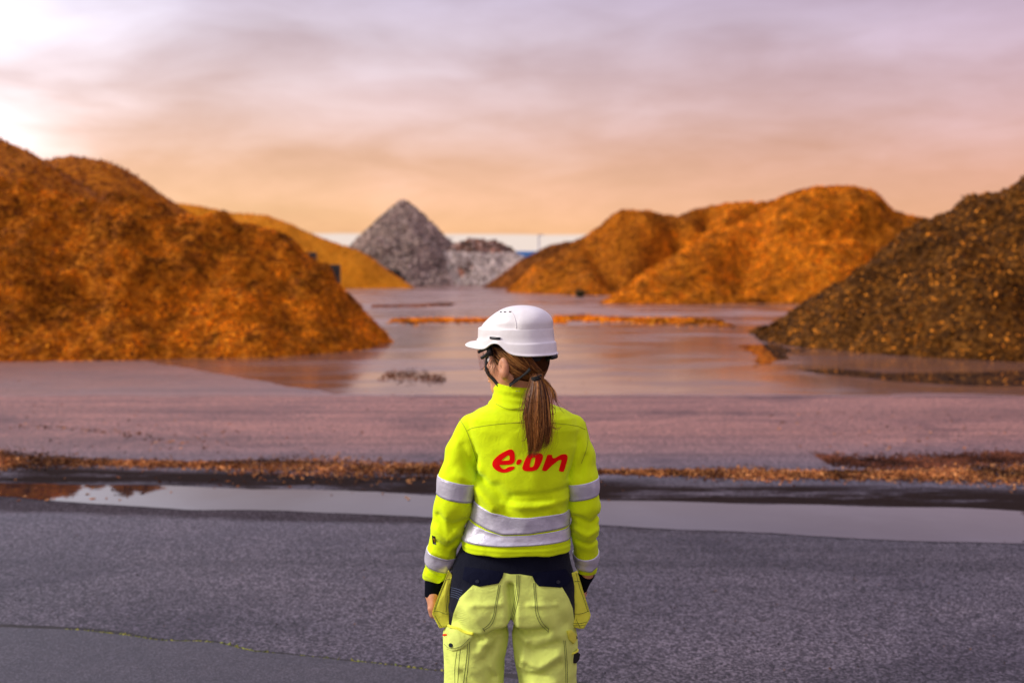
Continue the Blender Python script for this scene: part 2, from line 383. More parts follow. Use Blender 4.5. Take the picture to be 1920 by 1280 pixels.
# ------------------------------------------------------------------ heaps
def heap(name, label, ridges, mat, slope=0.75, r0=0.8, res=0.12, nz=((1.8, 0.25), (0.4, 0.08)), chip=None, seed=1, back=6.0, gully=0.0, cuts=(), clump=0.45, damp=0.5, camp=1.6):
    pts = []
    for rd in ridges:
        rd = np.array(rd, float); p = P(rd[:, 0], rd[:, 1], rd[:, 2])
        d = np.linalg.norm(np.diff(p, axis=0), axis=1)
        for i in range(len(p) - 1):
            k = max(2, int(d[i] / 0.5)); pts.append(p[i] + (p[i + 1] - p[i]) * np.linspace(0, 1, k, endpoint=False)[:, None])
        pts.append(p[-1:])
    pts = np.vstack(pts); pts = pts[pts[:, 2] > 0.02]
    reach = pts[:, 2] / slope + 1.0
    x0, x1 = (pts[:, 0] - reach).min(), (pts[:, 0] + reach).max(); y0, y1 = (pts[:, 1] - reach).min(), min((pts[:, 1] + reach).max(), pts[:, 1].max() + back)
    xs = np.arange(x0, x1, res); ys = np.arange(y0, y1, res)
    X, Y = np.meshgrid(xs, ys, indexing='ij')
    wx = X + 0.5 * fbm2(X, Y, 2.5, 2, seed + 40); wy = Y + 0.5 * fbm2(X, Y, 2.5, 2, seed + 50)
    H = np.full(X.shape, -9.0); Dm = np.full(X.shape, 99.0)
    for p in pts:
        d = np.sqrt((wx - p[0]) ** 2 + (wy - p[1]) ** 2 + r0 * r0) - r0
        H = np.maximum(H, p[2] - slope * d); Dm = np.minimum(Dm, d)
    Hs = np.clip(H, 0, 1.5) / 1.5; fade = np.clip(Dm / 2.0, 0.15, 1)
    for sc, amp in nz: H = H + amp * (fade if sc > 2 else 0.4 + 0.6 * fade) * (0.35 + 0.65 * Hs) * fbm2(X, Y, sc, 4, seed) * 1.6
    if gully: H = H - gully * Hs * fade * np.abs(fbm2(X, Y * 0.35, 4.0, 3, seed + 70)) * 2 + gully * 0.3 * Hs * fade
    for ln, wd_, dp in cuts:
        c_ = np.array(ln, float); c_ = spline(P(c_[:, 0], c_[:, 1], c_[:, 2])[:, :2], 40)
        dc = np.min([(wx - a[0]) ** 2 + (wy - a[1]) ** 2 for a in c_], 0); H = H - dp * np.clip(H / 1.5, 0, 1) * np.exp(-dc / wd_ ** 2)
    base = np.array([pts[:, 0].mean(), pts[:, 1].mean(), 0])
    Z = np.maximum(H, -0.06)
    nx, ny = X.shape; I = np.arange(nx * ny).reshape(nx, ny)
    F = np.stack([I[:-1, :-1], I[1:, :-1], I[1:, 1:], I[:-1, 1:]], -1).reshape(-1, 4)
    keep = (Z.ravel()[F] > -0.05).any(1); F = F[keep]
    used = np.unique(F); remap = np.zeros(nx * ny, int); remap[used] = np.arange(len(used))
    V = np.stack([X, Y, Z], -1).reshape(-1, 3)[used]
    o = mesh(name, V, remap[F], mat, None, base); tag(o, label, 'heap')
    if chip:
        n, size, pal, cm, cn = chip; r = np.random.default_rng(seed)
        gx, gy = np.gradient(Z, res)
        ok = np.argwhere((Z > 0.0)); wgt = np.sqrt(1 + gx ** 2 + gy ** 2)[ok[:, 0], ok[:, 1]]
        # keep the camera-facing side and the crest
        front = (gy[ok[:, 0], ok[:, 1]] > -0.25)
        ok = ok[front]; wgt = wgt[front]
        k = ok[r.choice(len(ok), n, p=wgt / wgt.sum())]
        px = xs[k[:, 0]] + r.uniform(-.5, .5, n) * res; py = ys[k[:, 1]] + r.uniform(-.5, .5, n) * res
        gxx, gyy = gx[k[:, 0], k[:, 1]], gy[k[:, 0], k[:, 1]]
        pz = Z[k[:, 0], k[:, 1]] + gxx * (px - xs[k[:, 0]]) + gyy * (py - ys[k[:, 1]])
        nr = np.stack([-gxx, -gyy, np.ones(n)], -1); nr /= np.linalg.norm(nr, axis=1, keepdims=True)
        pos = np.stack([px, py, np.maximum(pz, 0.0)], -1) + nr * r.uniform(-0.01, 0.03, (n, 1)) * (size[0][1] / 0.16)
        chips(cn, pos, nr, size, pal, cm, o, base, seed=seed + 3, clump=clump, damp=damp, camp=camp)
    return o
ORANGE = [(0.56, 0.172, 0.004), (0.49, 0.142, 0.003), (0.64, 0.22, 0.008), (0.38, 0.10, 0.003), (0.24, 0.057, 0.003), (0.53, 0.158, 0.004)]
DARKB = [(0.55, 0.21, 0.02), (0.095, 0.036, 0.005), (0.060, 0.023, 0.004), (0.14, 0.055, 0.008), (0.035, 0.014, 0.003), (0.085, 0.043, 0.010), (0.065, 0.024, 0.003), (0.05, 0.019, 0.003), (0.11, 0.040, 0.005),
         (0.07, 0.028, 0.005), (0.055, 0.021, 0.003), (0.14, 0.050, 0.006), (0.04, 0.015, 0.003), (0.08, 0.03, 0.004), (0.10, 0.038, 0.005), (0.45, 0.19, 0.02)]
DARKB = [(c_[0] * 1.05, c_[0] * 0.36, c_[0] * 0.035) for c_ in DARKB]
GREY = [(0.36, 0.27, 0.22), (0.27, 0.20, 0.16), (0.46, 0.36, 0.30), (0.20, 0.145, 0.12), (0.13, 0.095, 0.08), (0.40, 0.30, 0.235)]
NEAR = ((0.025, 0.11), (0.015, 0.05), (0.008, 0.03))
heap('bark_chip_heap', 'big coarse orange bark chip heap filling the left side in front', [
    [(-700, 300, 23.5), (-300, 325, 23.6), (0, 338, 23.6), (150, 345, 23.6), (265, 352, 23.6), (320, 367, 23.6), (400, 393, 23.6), (450, 410, 23.6), (488, 426, 23.7)],
    [(488, 426, 23.7), (535, 470, 26), (582, 512, 29)]], M_HEAP, 1.02, 0.28, 0.09, ((1.6, 0.40), (0.75, 0.24), (0.4, 0.20)), (76000, NEAR, ORANGE, M_CHIP, 'bark_chips'), 11, 6.0, 0.0, [([(300, 365, 23.2), (330, 430, 22.2), (320, 540, 21)], 0.8, 0.35), ([(120, 350, 23), (160, 440, 22), (120, 560, 20.5)], 0.9, 0.4), ([(470, 430, 23), (520, 540, 22), (540, 620, 21.3)], 0.7, 0.35)])
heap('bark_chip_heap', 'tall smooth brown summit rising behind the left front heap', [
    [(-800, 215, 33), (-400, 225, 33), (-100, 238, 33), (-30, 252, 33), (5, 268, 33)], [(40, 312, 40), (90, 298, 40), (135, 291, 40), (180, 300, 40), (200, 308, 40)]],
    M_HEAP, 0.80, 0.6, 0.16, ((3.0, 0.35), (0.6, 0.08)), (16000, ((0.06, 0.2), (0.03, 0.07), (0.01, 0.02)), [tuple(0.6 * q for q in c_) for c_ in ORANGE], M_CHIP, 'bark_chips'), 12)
heap('sawdust_heap', 'smooth ochre heap with straight slope between left heap and grey pyramid', [
    [(250, 370, 90), (380, 386, 89), (430, 399, 88), (490, 403, 87), (540, 420, 86), (600, 446, 85.5), (660, 467, 85), (700, 495, 84), (740, 522, 83), (766, 539, 82)]],
    M_HEAPFINE, 0.78, 0.7, 0.22, ((4.0, 0.30), (0.8, 0.06)), (9000, ((0.08, 0.2), (0.04, 0.1), (0.02, 0.04)), ORANGE[:3], M_CHIP, 'sawdust_clods'), 13)
heap('rubble_heap', 'pointed grey pyramid of crushed rubble in the far centre', [[(750, 380, 100), (758, 378, 100.3), (764, 386, 100)], [(700, 440, 98), (760, 420, 97), (800, 450, 98)]],
    M_RUBBLE, 0.98, 0.30, 0.25, ((2.5, 0.4), (0.8, 0.3)), (16000, ((0.12, 0.45), (0.1, 0.35), (0.1, 0.3)), GREY, M_STONE, 'rubble_chunks'), 14, 10, camp=0.7)
heap('rubble_heap', 'low flat bank of pale grey rubble right of the pyramid', [[(690, 474, 97), (830, 472, 96.5), (900, 476, 96), (975, 480, 96), (1000, 488, 96), (1040, 500, 96)]],
    M_RUBBLE, 1.0, 0.3, 0.25, ((2.5, 0.35), (0.8, 0.3)), (14000, ((0.12, 0.42), (0.1, 0.35), (0.1, 0.3)), [(0.55, 0.46, 0.40), (0.42, 0.34, 0.29), (0.28, 0.22, 0.19), (0.60, 0.51, 0.45)], M_STONE, 'rubble_chunks'), 15, 6, camp=0.7)
heap('rubble_heap', 'small dark brown rubble mound on top of the grey bank', [[(852, 462, 98), (880, 450, 98), (905, 453, 98), (930, 456, 98), (952, 468, 98)]],
    M_HEAPDARK, 1.0, 0.5, 0.25, ((2.0, 0.5), (0.8, 0.35)), (2500, ((0.2, 0.6), (0.2, 0.5), (0.15, 0.4)), [(0.20, 0.13, 0.10), (0.13, 0.085, 0.07), (0.30, 0.2, 0.16), (0.28, 0.11, 0.06)], M_STONE, 'rubble_chunks'), 16, 8)
heap('bark_chip_heap', 'far dark brown heap at the right edge of the grey rubble', [[(1180, 455, 86), (1060, 454, 86), (1040, 458, 86), (1000, 480, 85.5), (960, 510, 85), (918, 538, 84)]],
    M_HEAPRED, 0.78, 0.8, 0.22, ((3.0, 0.3), (0.8, 0.1)), (7000, ((0.1, 0.25), (0.05, 0.12), (0.02, 0.05)), [(0.22, 0.065, 0.012), (0.14, 0.04, 0.008), (0.3, 0.09, 0.012)], M_CHIP, 'bark_chips'), 17)
heap('bark_chip_heap', 'twin-peaked orange brown heap right of centre behind the rounded one', [
    [(955, 543, 75), (1020, 500, 73.5), (1085, 455, 72), (1110, 430, 71.5), (1140, 402, 71), (1170, 391, 71), (1200, 398, 71), (1240, 404, 71), (1280, 406, 71), (1310, 390, 71), (1340, 382, 71), (1400, 373, 70), (1440, 372, 70), (1500, 385, 70), (1560, 400, 70)],
    [(1170, 391, 71), (1130, 480, 67), (1085, 540, 63)], [(1390, 376, 70), (1330, 440, 64)]],
    M_HEAP, 0.82, 0.35, 0.2, ((5.0, 0.9), (1.2, 0.25)), (20000, ((0.08, 0.24), (0.04, 0.1), (0.02, 0.05)), ORANGE, M_CHIP, 'bark_chips'), 18, 6.0, 0.8, [([(1268, 445, 68.3), (1240, 485, 66), (1200, 530, 63.5)], 1.1, 1.8), ([(1110, 440, 71), (1130, 490, 67), (1150, 530, 64)], 1.0, 1.3), ([(1425, 400, 68), (1395, 420, 66.5), (1370, 445, 65)], 1.1, 1.5), ([(1335, 390, 70), (1320, 440, 67)], 0.7, 0.8)], 0.7, 1.5)
heap('bark_chip_heap', 'large rounded orange heap in front of the twin-peaked one', [
    [(1150, 562, 49), (1220, 520, 51), (1290, 475, 53), (1380, 425, 55), (1430, 393, 57), (1480, 365, 57), (1530, 350, 57), (1590, 346, 57), (1640, 356, 57), (1690, 385, 57), (1740, 415, 57), (1800, 450, 57), (1900, 480, 57)]],
    M_HEAP, 0.80, 0.9, 0.16, ((4.0, 0.7), (0.9, 0.25)), (34000, ((0.07, 0.22), (0.03, 0.09), (0.01, 0.04)), ORANGE, M_CHIP, 'bark_chips'), 19, 6.0, 0.3, [([(1500, 430, 53.5), (1560, 440, 53), (1620, 436, 53.5)], 0.8, 0.7), ([(1430, 398, 56.5), (1400, 450, 53), (1380, 510, 50.5)], 1.2, 0.9), ([(1690, 390, 56.5), (1660, 460, 52.5), (1650, 520, 50)], 1.2, 0.8)], 0.6, 1.2)
heap('bark_chip_heap', 'dark brown coarse bark heap at the right edge in front', [
    [(1428, 620, 28), (1465, 610, 27), (1500, 592, 26), (1560, 553, 25.2), (1640, 504, 24.6), (1740, 444, 24.2), (1800, 404, 24.2), (1870, 356, 24.4), (1920, 334, 24.5), (2100, 255, 25), (2400, 190, 26), (2700, 170, 26)]],
    M_HEAPDARK, 0.80, 0.5, 0.09, ((1.4, 0.36), (0.75, 0.22), (0.4, 0.22)), (54000, ((0.03, 0.13), (0.02, 0.06), (0.01, 0.035)), DARKB, M_CHIP, 'bark_chips'), 20)

# chip windrow and spills on the ground
def spill(name, label, path, half, n, seed, size=((0.03, 0.10), (0.015, 0.04), (0.006, 0.014)), pal=ORANGE, zmax=0.05):
    r = np.random.default_rng(seed); q = G(*spline(path, 60).T)
    t_ = r.uniform(0, len(q) - 1.001, n); i = t_.astype(int); f = (t_ - i)[:, None]
    p = q[i] * (1 - f) + q[i + 1] * f
    off = np.clip(r.normal(size=n) * 0.45, -1.6, 1.6)
    hw = half * np.clip(0.8 + 1.5 * fbm2(p[:, 0], p[:, 1] * 0, 1.6, 4, seed), 0.25, 2)
    p[:, 1] += off * hw
    p[:, 2] = 0.004 + r.uniform(0, 1, n) * zmax * np.clip(1 - np.abs(off), 0.05, 1)
    o = chips(name, p, np.tile([0, 0, 1.0], (n, 1)), size, pal, M_CHIP, None, None, 0.45, seed)
    o['label'] = label; o['category'] = 'wood chips'
    return o
LIGHTO = [(0.36, 0.14, 0.04), (0.26, 0.085, 0.022), (0.50, 0.22, 0.075), (0.13, 0.040, 0.014), (0.06, 0.020, 0.010), (0.08, 0.03, 0.015), (0.30, 0.10, 0.028)]
spill('chip_windrow', 'long strip of orange wood chips lying across the asphalt behind the puddle', [(-500, 850), (-100, 862), (0, 865), (400, 872), (800, 881), (1130, 885), (1500, 890), (1800, 891), (2100, 888), (2400, 890)], 0.38, 36000, 31, ((0.010, 0.045), (0.007, 0.022), (0.003, 0.009)), pal=LIGHTO, zmax=0.02)
spill('chip_windrow', 'short faint strip of reddish chips at the right, behind the long strip', [(1540, 862), (1650, 868), (1750, 866), (1850, 860), (1950, 856), (2150, 850)], 0.30, 5000, 32, ((0.012, 0.05), (0.008, 0.024), (0.004, 0.010)), pal=[(0.13, 0.04, 0.018), (0.08, 0.026, 0.013), (0.05, 0.02, 0.012)], zmax=0.006)
spill('chip_scatter', 'thin trail of chips on the dry asphalt at far left', [(30, 798), (120, 803), (220, 812), (320, 826), (430, 834)], 0.5, 110, 33, ((0.012, 0.06), (0.008, 0.03), (0.004, 0.010)), pal=LIGHTO, zmax=0.01)
spill('chip_scatter', 'thin orange chip spill running right from the left heap toe', [(735, 602), (850, 601), (950, 602), (1060, 604)], 1.2, 3500, 34, ((0.06, 0.2), (0.04, 0.1), (0.01, 0.03)))
spill('chip_scatter', 'orange chip spill on the wet yard below the rounded heap', [(1040, 596), (1120, 598), (1220, 602), (1350, 603)], 1.6, 7000, 35, ((0.06, 0.2), (0.04, 0.1), (0.01, 0.03)))
spill('chip_scatter', 'narrow chip line on the far yard left of the helmet', [(700, 575), (780, 574), (850, 571)], 1.0, 2000, 36, ((0.06, 0.2), (0.04, 0.1), (0.01, 0.03)), [(0.3, 0.1, 0.03), (0.2, 0.06, 0.02)])
spill('chip_scatter', 'small reddish chip patch on wet ground left of the chin', [(715, 706), (760, 703), (800, 708), (835, 712)], 0.8, 420, 37, ((0.02, 0.08), (0.01, 0.03), (0.004, 0.010)), pal=[(0.22, 0.07, 0.02), (0.14, 0.04, 0.015)], zmax=0.02)
r = np.random.default_rng(44); q = G(r.uniform(-200, 2100, 700), 700 + 240 * r.random(700) ** 0.7); q = q[fbm2(q[:, 0], q[:, 1], 2.0, 3, 91) > 0.0]; q[:, 2] = 0.006
tag(chips('loose_chips', q, np.tile([0, 0, 1.0], (len(q), 1)), ((0.01, 0.05), (0.008, 0.025), (0.004, 0.010)), LIGHTO, M_CHIP, None, None, 0.4, 45), 'single brown chips dotted over the dry asphalt strip', kind='stuff')
# moss tufts in the pavement joint
r = np.random.default_rng(5); k = r.choice(len(cr), 420); p = np.c_[cr[k] + r.normal(size=(420, 2)) * [0.012, 0.005] + [0, 0.008], np.full(420, 0.008)]
p = p[fbm2(p[:, 0], p[:, 1], 0.5, 2, 66) > -0.05]
tag(chips('moss', p, np.tile([0, 0, 1.0], (len(p), 1)), ((0.008, 0.028), (0.006, 0.014), (0.004, 0.010)), [(0.10, 0.11, 0.02), (0.06, 0.07, 0.015), (0.14, 0.13, 0.02)], chip_mat('moss_tuft', 0.9, 0.2), None, None, 0.4, 6),
    'thin line of green moss growing in the pavement joint', kind='stuff')
r = np.random.default_rng(8)
q = G(r.uniform(-100, 2000, 240), r.uniform(1000, 1270, 240)); q[:, 2] = 0.006
tag(chips('grit', q, np.tile([0, 0, 1.0], (240, 1)), ((0.005, 0.016), (0.004, 0.01), (0.003, 0.006)), [(0.03, 0.02, 0.018), (0.09, 0.05, 0.03), (0.02, 0.018, 0.02)], M_CHIP, None, None, 0.3, 9),
    'loose dark grit scattered over the foreground asphalt', kind='stuff')

# ------------------------------------------------------------------ block walls, poles, shed
def block_wall(label, u_ends, v_top, Y, course, blen, n_rows):
    sc = FPX / Y
    x_ends = [P(np.array(u), 497.0, Y)[0] for u in u_ends]
    top = CAM_H + (HORIZON - v_top) / sc
    root = empty('block_wall', (x_ends[-1], Y, 0), label, 'wall'); me = None
    rr = np.random.default_rng(int(Y))
    for i in range(n_rows):
        xe = x_ends[min(i, len(x_ends) - 1)]; z = top - course * (i + 0.5)
        if z < -course * 0.5: break
        for j in range(4):
            if me is None:
                o = MB().box((0, 0, 0), (blen - 0.015, 0.6, course - 0.012), 0.03).build('block', M_BLOCK, root, smooth=False); me = o.data
            else:
                o = bpy.data.objects.new('block', me); COL.objects.link(o); o.parent = root
            o.location = (xe - blen * (j + 0.5) - x_ends[-1], rr.uniform(-.02, .02), z); o.rotation_euler = (0, 0, rr.uniform(-.015, .015))
block_wall('dark stepped wall of stacked blocks poking out behind the left front heap', [592, 637], 473, 45.0, 0.55, 1.15, 5)
block_wall('low dark block wall at the foot of the grey pyramid', [752, 760], 506, 90.0, 0.62, 1.3, 3)

def pole(u, vtop, Y, label):
    x = P(np.array(u), 497.0, Y)[0]; h = CAM_H + (HORIZON - vtop) / FPX * Y
    root = empty('lamp_post', (x, Y, 0), label, 'lamp post', 'lamp posts beyond the rubble')
    MB().tube([(x, Y, 0), (x, Y, h * .5), (x, Y, h)], [0.14, 0.12, 0.09], 10).build('pole', M_POLE, root, (x, Y, 0))
    MB().box((x, Y, 0.1), (0.5, 0.5, 0.2), 0.03).build('base_plate', M_POLE, root, (x, Y, 0), False)
    MB().box((x + 0.3, Y, h), (0.7, 0.3, 0.12), 0.03).build('lamp_head', M_POLE, root, (x, Y, 0), False)
pole(1010, 441, 135.0, 'thin grey lamp post against the pale sky right of the rubble')
pole(841, 447, 140.0, 'thin grey lamp post between the pyramid and the brown mound')
Ys = 130.0; xa, xb = P(np.array(970), 497.0, Ys)[0], P(np.array(1075), 497.0, Ys)[0]; ht = CAM_H + 25 / FPX * Ys
root = empty('shed', ((xa + xb) / 2, Ys, 0), 'low shed with a blue roof edge behind the rubble bank', 'shed')
bs = ((xa + xb) / 2, Ys, 0)
MB().box(((xa + xb) / 2, Ys + 3, ht / 2 - 0.35), (xb - xa, 6, ht - 0.7)).build('wall', M_SHEDWALL, root, bs, False)
MB().box(((xa + xb) / 2, Ys + 3, ht - 0.3), (xb - xa + 0.5, 6.5, 0.72), 0.05).build('roof', M_BLUE, root, bs, False)
# weeds at the foot of the heaps
M_WEED = plain('dry_weed', (0.045, 0.04, 0.010), 0.9, var=0.4, vscale=6)
def weed(u, v, sz, label, seed):
    r_ = np.random.default_rng(seed); c_ = G(np.array(float(u)), np.array(float(v))); mb = MB()
    for _ in range(150):
        a_ = r_.uniform(0, 6.28); q = c_ + np.array([math.cos(a_), math.sin(a_), 0]) * sz * 0.4 * r_.random(); ln = np.array([math.cos(a_) * .5, math.sin(a_) * .5, 1]) * sz * r_.uniform(.3, .9) + r_.normal(size=3) * sz * .1
        w_ = np.array([-math.sin(a_), math.cos(a_), 0]) * sz * .06
        mb.add([q - w_, q + w_, q + ln * .6 + w_ * 1.3, q + ln * .6 - w_ * 1.3, q + ln + [0, 0, -sz * .1]], [[0, 1, 2, 3], [3, 2, 4]])
    return tag(mb.build('weed_tuft', M_WEED, None, tuple(c_)), label, 'weed', 'weed tufts at the heap feet')
weed(1088, 556, 0.55, 'dark weed tuft at the foot of the twin-peaked heap', 1)
weed(1165, 562, 0.5, 'dark weed tuft at the left toe of the rounded heap', 2)
# ================================================================== person
Y0 = 3.30
def X_(u, v): p = P(np.asarray(u, float), np.asarray(v, float), Y0); return p[..., 0], p[..., 2]
def pt(u, v, y=0.0):
    """pixel on the person's plane, then moved y metres away from the camera along the view ray"""
    return P(np.array(float(u)), np.array(float(v)), Y0 + y)
PXM = FPX / Y0

def smin(a, b, k):
    h = np.clip(0.5 + 0.5 * (b - a) / k, 0, 1); return b + (a - b) * h - k * h * (1 - h)
def smax(a, b, k): return -smin(-a, -b, k)
def ell(p, c, r, Rm=None):
    q = p - np.asarray(c, np.float32)
    if Rm is not None: q = q @ np.asarray(Rm, np.float32).T
    r = np.asarray(r, np.float32)
    k0 = np.sqrt(((q / r) ** 2).sum(-1)); k1 = np.sqrt(((q / (r * r)) ** 2).sum(-1)) + 1e-9
    return k0 * (k0 - 1) / k1
def cone(p, a, b, ra, rb):
    a = np.asarray(a, np.float32); b = np.asarray(b, np.float32); ba = b - a
    t = np.clip(((p - a) @ ba) / ba.dot(ba), 0, 1)
    return np.sqrt(((p - a - t[..., None] * ba) ** 2).sum(-1)) - (ra + (rb - ra) * t)
def chain(p, pts, k=0.012):
    d = None
    for (a, ra), (b, rb) in zip(pts[:-1], pts[1:]):
        q = cone(p, a, b, ra, rb); d = q if d is None else smin(d, q, k)
    return d
class Loft:
    """stack of superellipses; rows of (v, u_left, u_right, y_centre, half_depth)"""
    def __init__(s, rows, n=2.4, sm=6):
        rows = sorted([(X_(960, r[0])[1], X_(r[1], r[0])[0], X_(r[2], r[0])[0], r[3], r[4]) for r in rows])
        a = np.array(rows); s.z = np.linspace(a[0, 0], a[-1, 0], 240)
        k = np.exp(-np.linspace(-2, 2, 2 * sm + 1) ** 2); k /= k.sum()
        s.t = [np.convolve(np.pad(np.interp(s.z, a[:, 0], a[:, i]), sm, mode='edge'), k, 'valid') for i in (1, 2, 3, 4)]
        s.n = n; s.lo, s.hi = a[0, 0], a[-1, 0]
    def at(s, z): return [np.interp(z, s.z, q) for q in s.t]
    def __call__(s, p, cap=0.02):
        xl, xr, cy, b_ = s.at(p[..., 2]); a = (xr - xl) / 2; n = s.n
        qx = np.abs(p[..., 0] - (xl + xr) / 2) + 1e-6; qy = np.abs(p[..., 1] - Y0 - cy) + 1e-6
        F = ((qx / a) ** n + (qy / b_) ** n) ** (1 / n)
        g = np.sqrt((F ** (1 - n) * qx ** (n - 1) / a ** n) ** 2 + (F ** (1 - n) * qy ** (n - 1) / b_ ** n) ** 2) + 1e-6
        d = (F - 1) / g
        return smax(smax(d, p[..., 2] - s.hi, cap), s.lo - p[..., 2], cap)

def nets(f, lo, hi, h):
    n = [int(math.ceil((hi[i] - lo[i]) / h)) + 1 for i in range(3)]
    ax = [lo[i] + h * np.arange(n[i]) for i in range(3)]
    st = 4; m = [(k + st - 1) // st + 1 for k in n]
    cg = np.stack(np.meshgrid(*[lo[i] + h * st * np.arange(m[i]) for i in range(3)], indexing='ij'), -1).astype(np.float32)
    C = f(cg).astype(np.float32); near = np.abs(C) < h * st * 2.2
    D = np.empty(n, np.float32)
    ii = [np.arange(n[i]) for i in range(3)]; jj = [((q + st // 2) // st) for q in ii]
    D[:] = C[np.ix_(*jj)]; act = np.argwhere(near[np.ix_(*jj)])
    for k0 in range(0, len(act), 400000):
        a_ = act[k0:k0 + 400000]; D[tuple(a_.T)] = f((np.asarray(lo) + h * a_).astype(np.float32))
    S = D < 0
    co = [(a, b, c) for a in (0, 1) for b in (0, 1) for c in (0, 1)]
    sl = lambda A, c: A[c[0]:n[0] - 1 + c[0], c[1]:n[1] - 1 + c[1], c[2]:n[2] - 1 + c[2]]
    cnt = sum(sl(S, c).astype(np.int8) for c in co)
    act = np.argwhere((cnt > 0) & (cnt < 8)); idx = np.full([k - 1 for k in n], -1, np.int64); idx[tuple(act.T)] = np.arange(len(act))
    val = {c: D[act[:, 0] + c[0], act[:, 1] + c[1], act[:, 2] + c[2]] for c in co}
    pos = np.zeros((len(act), 3)); num = np.zeros(len(act))
    for a in co:
        for ax_ in range(3):
            if a[ax_]: continue
            b = tuple(1 if i == ax_ else a[i] for i in range(3))
            m = (val[a] < 0) != (val[b] < 0); t_ = np.where(m, val[a] / (val[a] - val[b] + 1e-12), 0)
            q = np.array(a, float)[None] + 0 * pos; q[:, ax_] += t_
            pos[m] += q[m]; num[m] += 1
    V = np.asarray(lo) + h * (act + pos / num[:, None])
    Fs = []
    for ax_ in range(3):
        e1, e2 = [(1, 2), (2, 0), (0, 1)][ax_]
        A = np.take(S, range(n[ax_] - 1), ax_); B = np.take(S, range(1, n[ax_]), ax_)
        e = np.argwhere(A != B); e = e[(e[:, e1] > 0) & (e[:, e2] > 0) & (e[:, e1] < n[e1] - 1) & (e[:, e2] < n[e2] - 1)]
        def cell(d1, d2):
            q = e.copy(); q[:, e1] -= d1; q[:, e2] -= d2; return idx[tuple(q.T)]
        q = np.stack([cell(1, 1), cell(0, 1), cell(0, 0), cell(1, 0)], -1)
        ins = A[tuple(e.T)]; q[~ins] = q[~ins][:, ::-1]; Fs.append(q)
    F = np.vstack(Fs); F = F[(F >= 0).all(1)]
    return V, F
def snap(f, p, it=2):
    """push points onto the zero surface of f"""
    e = 0.002
    for _ in range(it):
        g = normal(f, p); p = p - g * f(p)[:, None]
    return p
def normal(f, p):
    e = 0.0025
    g = np.stack([f(p + np.eye(3)[i] * e) - f(p - np.eye(3)[i] * e) for i in range(3)], -1)
    return g / (np.linalg.norm(g, axis=-1, keepdims=True) + 1e-9)
def hit(f, uv):
    """where view rays meet the surface f"""
    uv = np.asarray(uv, float); d = rays(uv[:, 0], uv[:, 1]); d /= np.linalg.norm(d, axis=1, keepdims=True)
    t_ = np.full(len(uv), 2.75); best = t_.copy(); bd = np.full(len(uv), 9.0)
    for _ in range(90):
        q = f(CAMP + d * t_[:, None]); a = np.abs(q); m = a < bd; best[m] = t_[m]; bd[m] = a[m]
        t_ = np.where(t_ < 3.6, t_ + np.clip(q * 0.7, -0.03, 0.06), t_)
    return CAMP + d * best[:, None]

def folds(p, F):
    """raised (or sunk) creases; F rows: (points in pixels, width in px, height in m); only on the camera side"""
    o = np.zeros(p.shape[:-1], np.float32); x = p[..., 0]; z = p[..., 2]
    for pts, w_, amp in F:
        q = [np.array(X_(*a)) for a in pts]; dm = None
        w_ = w_ / PXM
        for a, b in zip(q[:-1], q[1:]):
            ba = b - a; t_ = np.clip(((x - a[0]) * ba[0] + (z - a[1]) * ba[1]) / ba.dot(ba), 0, 1)
            d = (x - a[0] - t_ * ba[0]) ** 2 + (z - a[1] - t_ * ba[1]) ** 2
            dm = d if dm is None else np.minimum(dm, d)
        o += amp * np.exp(-dm / (w_ * w_))
    return o

# ------------------------------------------------------------------ jacket shape
torso = Loft([(750, 938, 1014, 0.0, .060), (758, 918, 1034, 0.0, .075), (768, 893, 1062, 0.0, .090), (780, 876, 1080, 0.0, .103), (800, 876, 1090, 0.0, .115),
              (830, 884, 1088, 0, .122), (860, 889, 1079, 0, .124), (900, 891, 1072, 0, .121), (940, 887, 1067, 0, .117), (975, 879, 1067, 0, .119),
              (998, 870, 1068, 0, .124), (1004, 866, 1070, 0, .129), (1009, 868, 1069, 0, .126), (1013, 865, 1071, 0, .130), (1018, 867, 1070, 0, .127), (1024, 866, 1071, 0, .129)], 2.5, 2)
ARM_L = [(pt(889, 806, .0), .056), (pt(868, 850, -.010), .053), (pt(858, 900, -.022), .0615), (pt(850, 950, -.022), .0605), (pt(837, 1000, -.002), .0520), (pt(827, 1040, .018), .0470), (pt(816, 1078, .038), .0425)]
ARM_R = [(pt(1071, 806, .0), .054), (pt(1087, 850, -.010), .047), (pt(1092, 900, -.022), .0500), (pt(1096, 950, -.022), .0480), (pt(1097, 1000, .0), .0435), (pt(1098, 1040, .035), .037), (pt(1101, 1074, .065), .030)]
JF = [([(908, 890), (930, 905), (948, 925)], 13, -.009), ([(896, 905), (925, 935)], 12, .010), ([(945, 930), (1000, 935), (1060, 925)], 7, .004),
      ([(960, 915), (1020, 912), (1062, 905)], 6, -.003), ([(955, 925), (1030, 922)], 5, -.003), ([(900, 870), (920, 890)], 10, .005),
      ([(1085, 845), (1068, 885)], 6, -.006), ([(893, 850), (890, 880)], 6, -.005), ([(905, 985), (935, 990)], 6, -.003),
      ([(975, 940), (985, 960)], 16, .003), ([(1040, 940), (1060, 960)], 8, .003), ([(930, 820), (945, 860)], 20, -.003), ([(1060, 820), (1040, 860)], 18, -.003)]
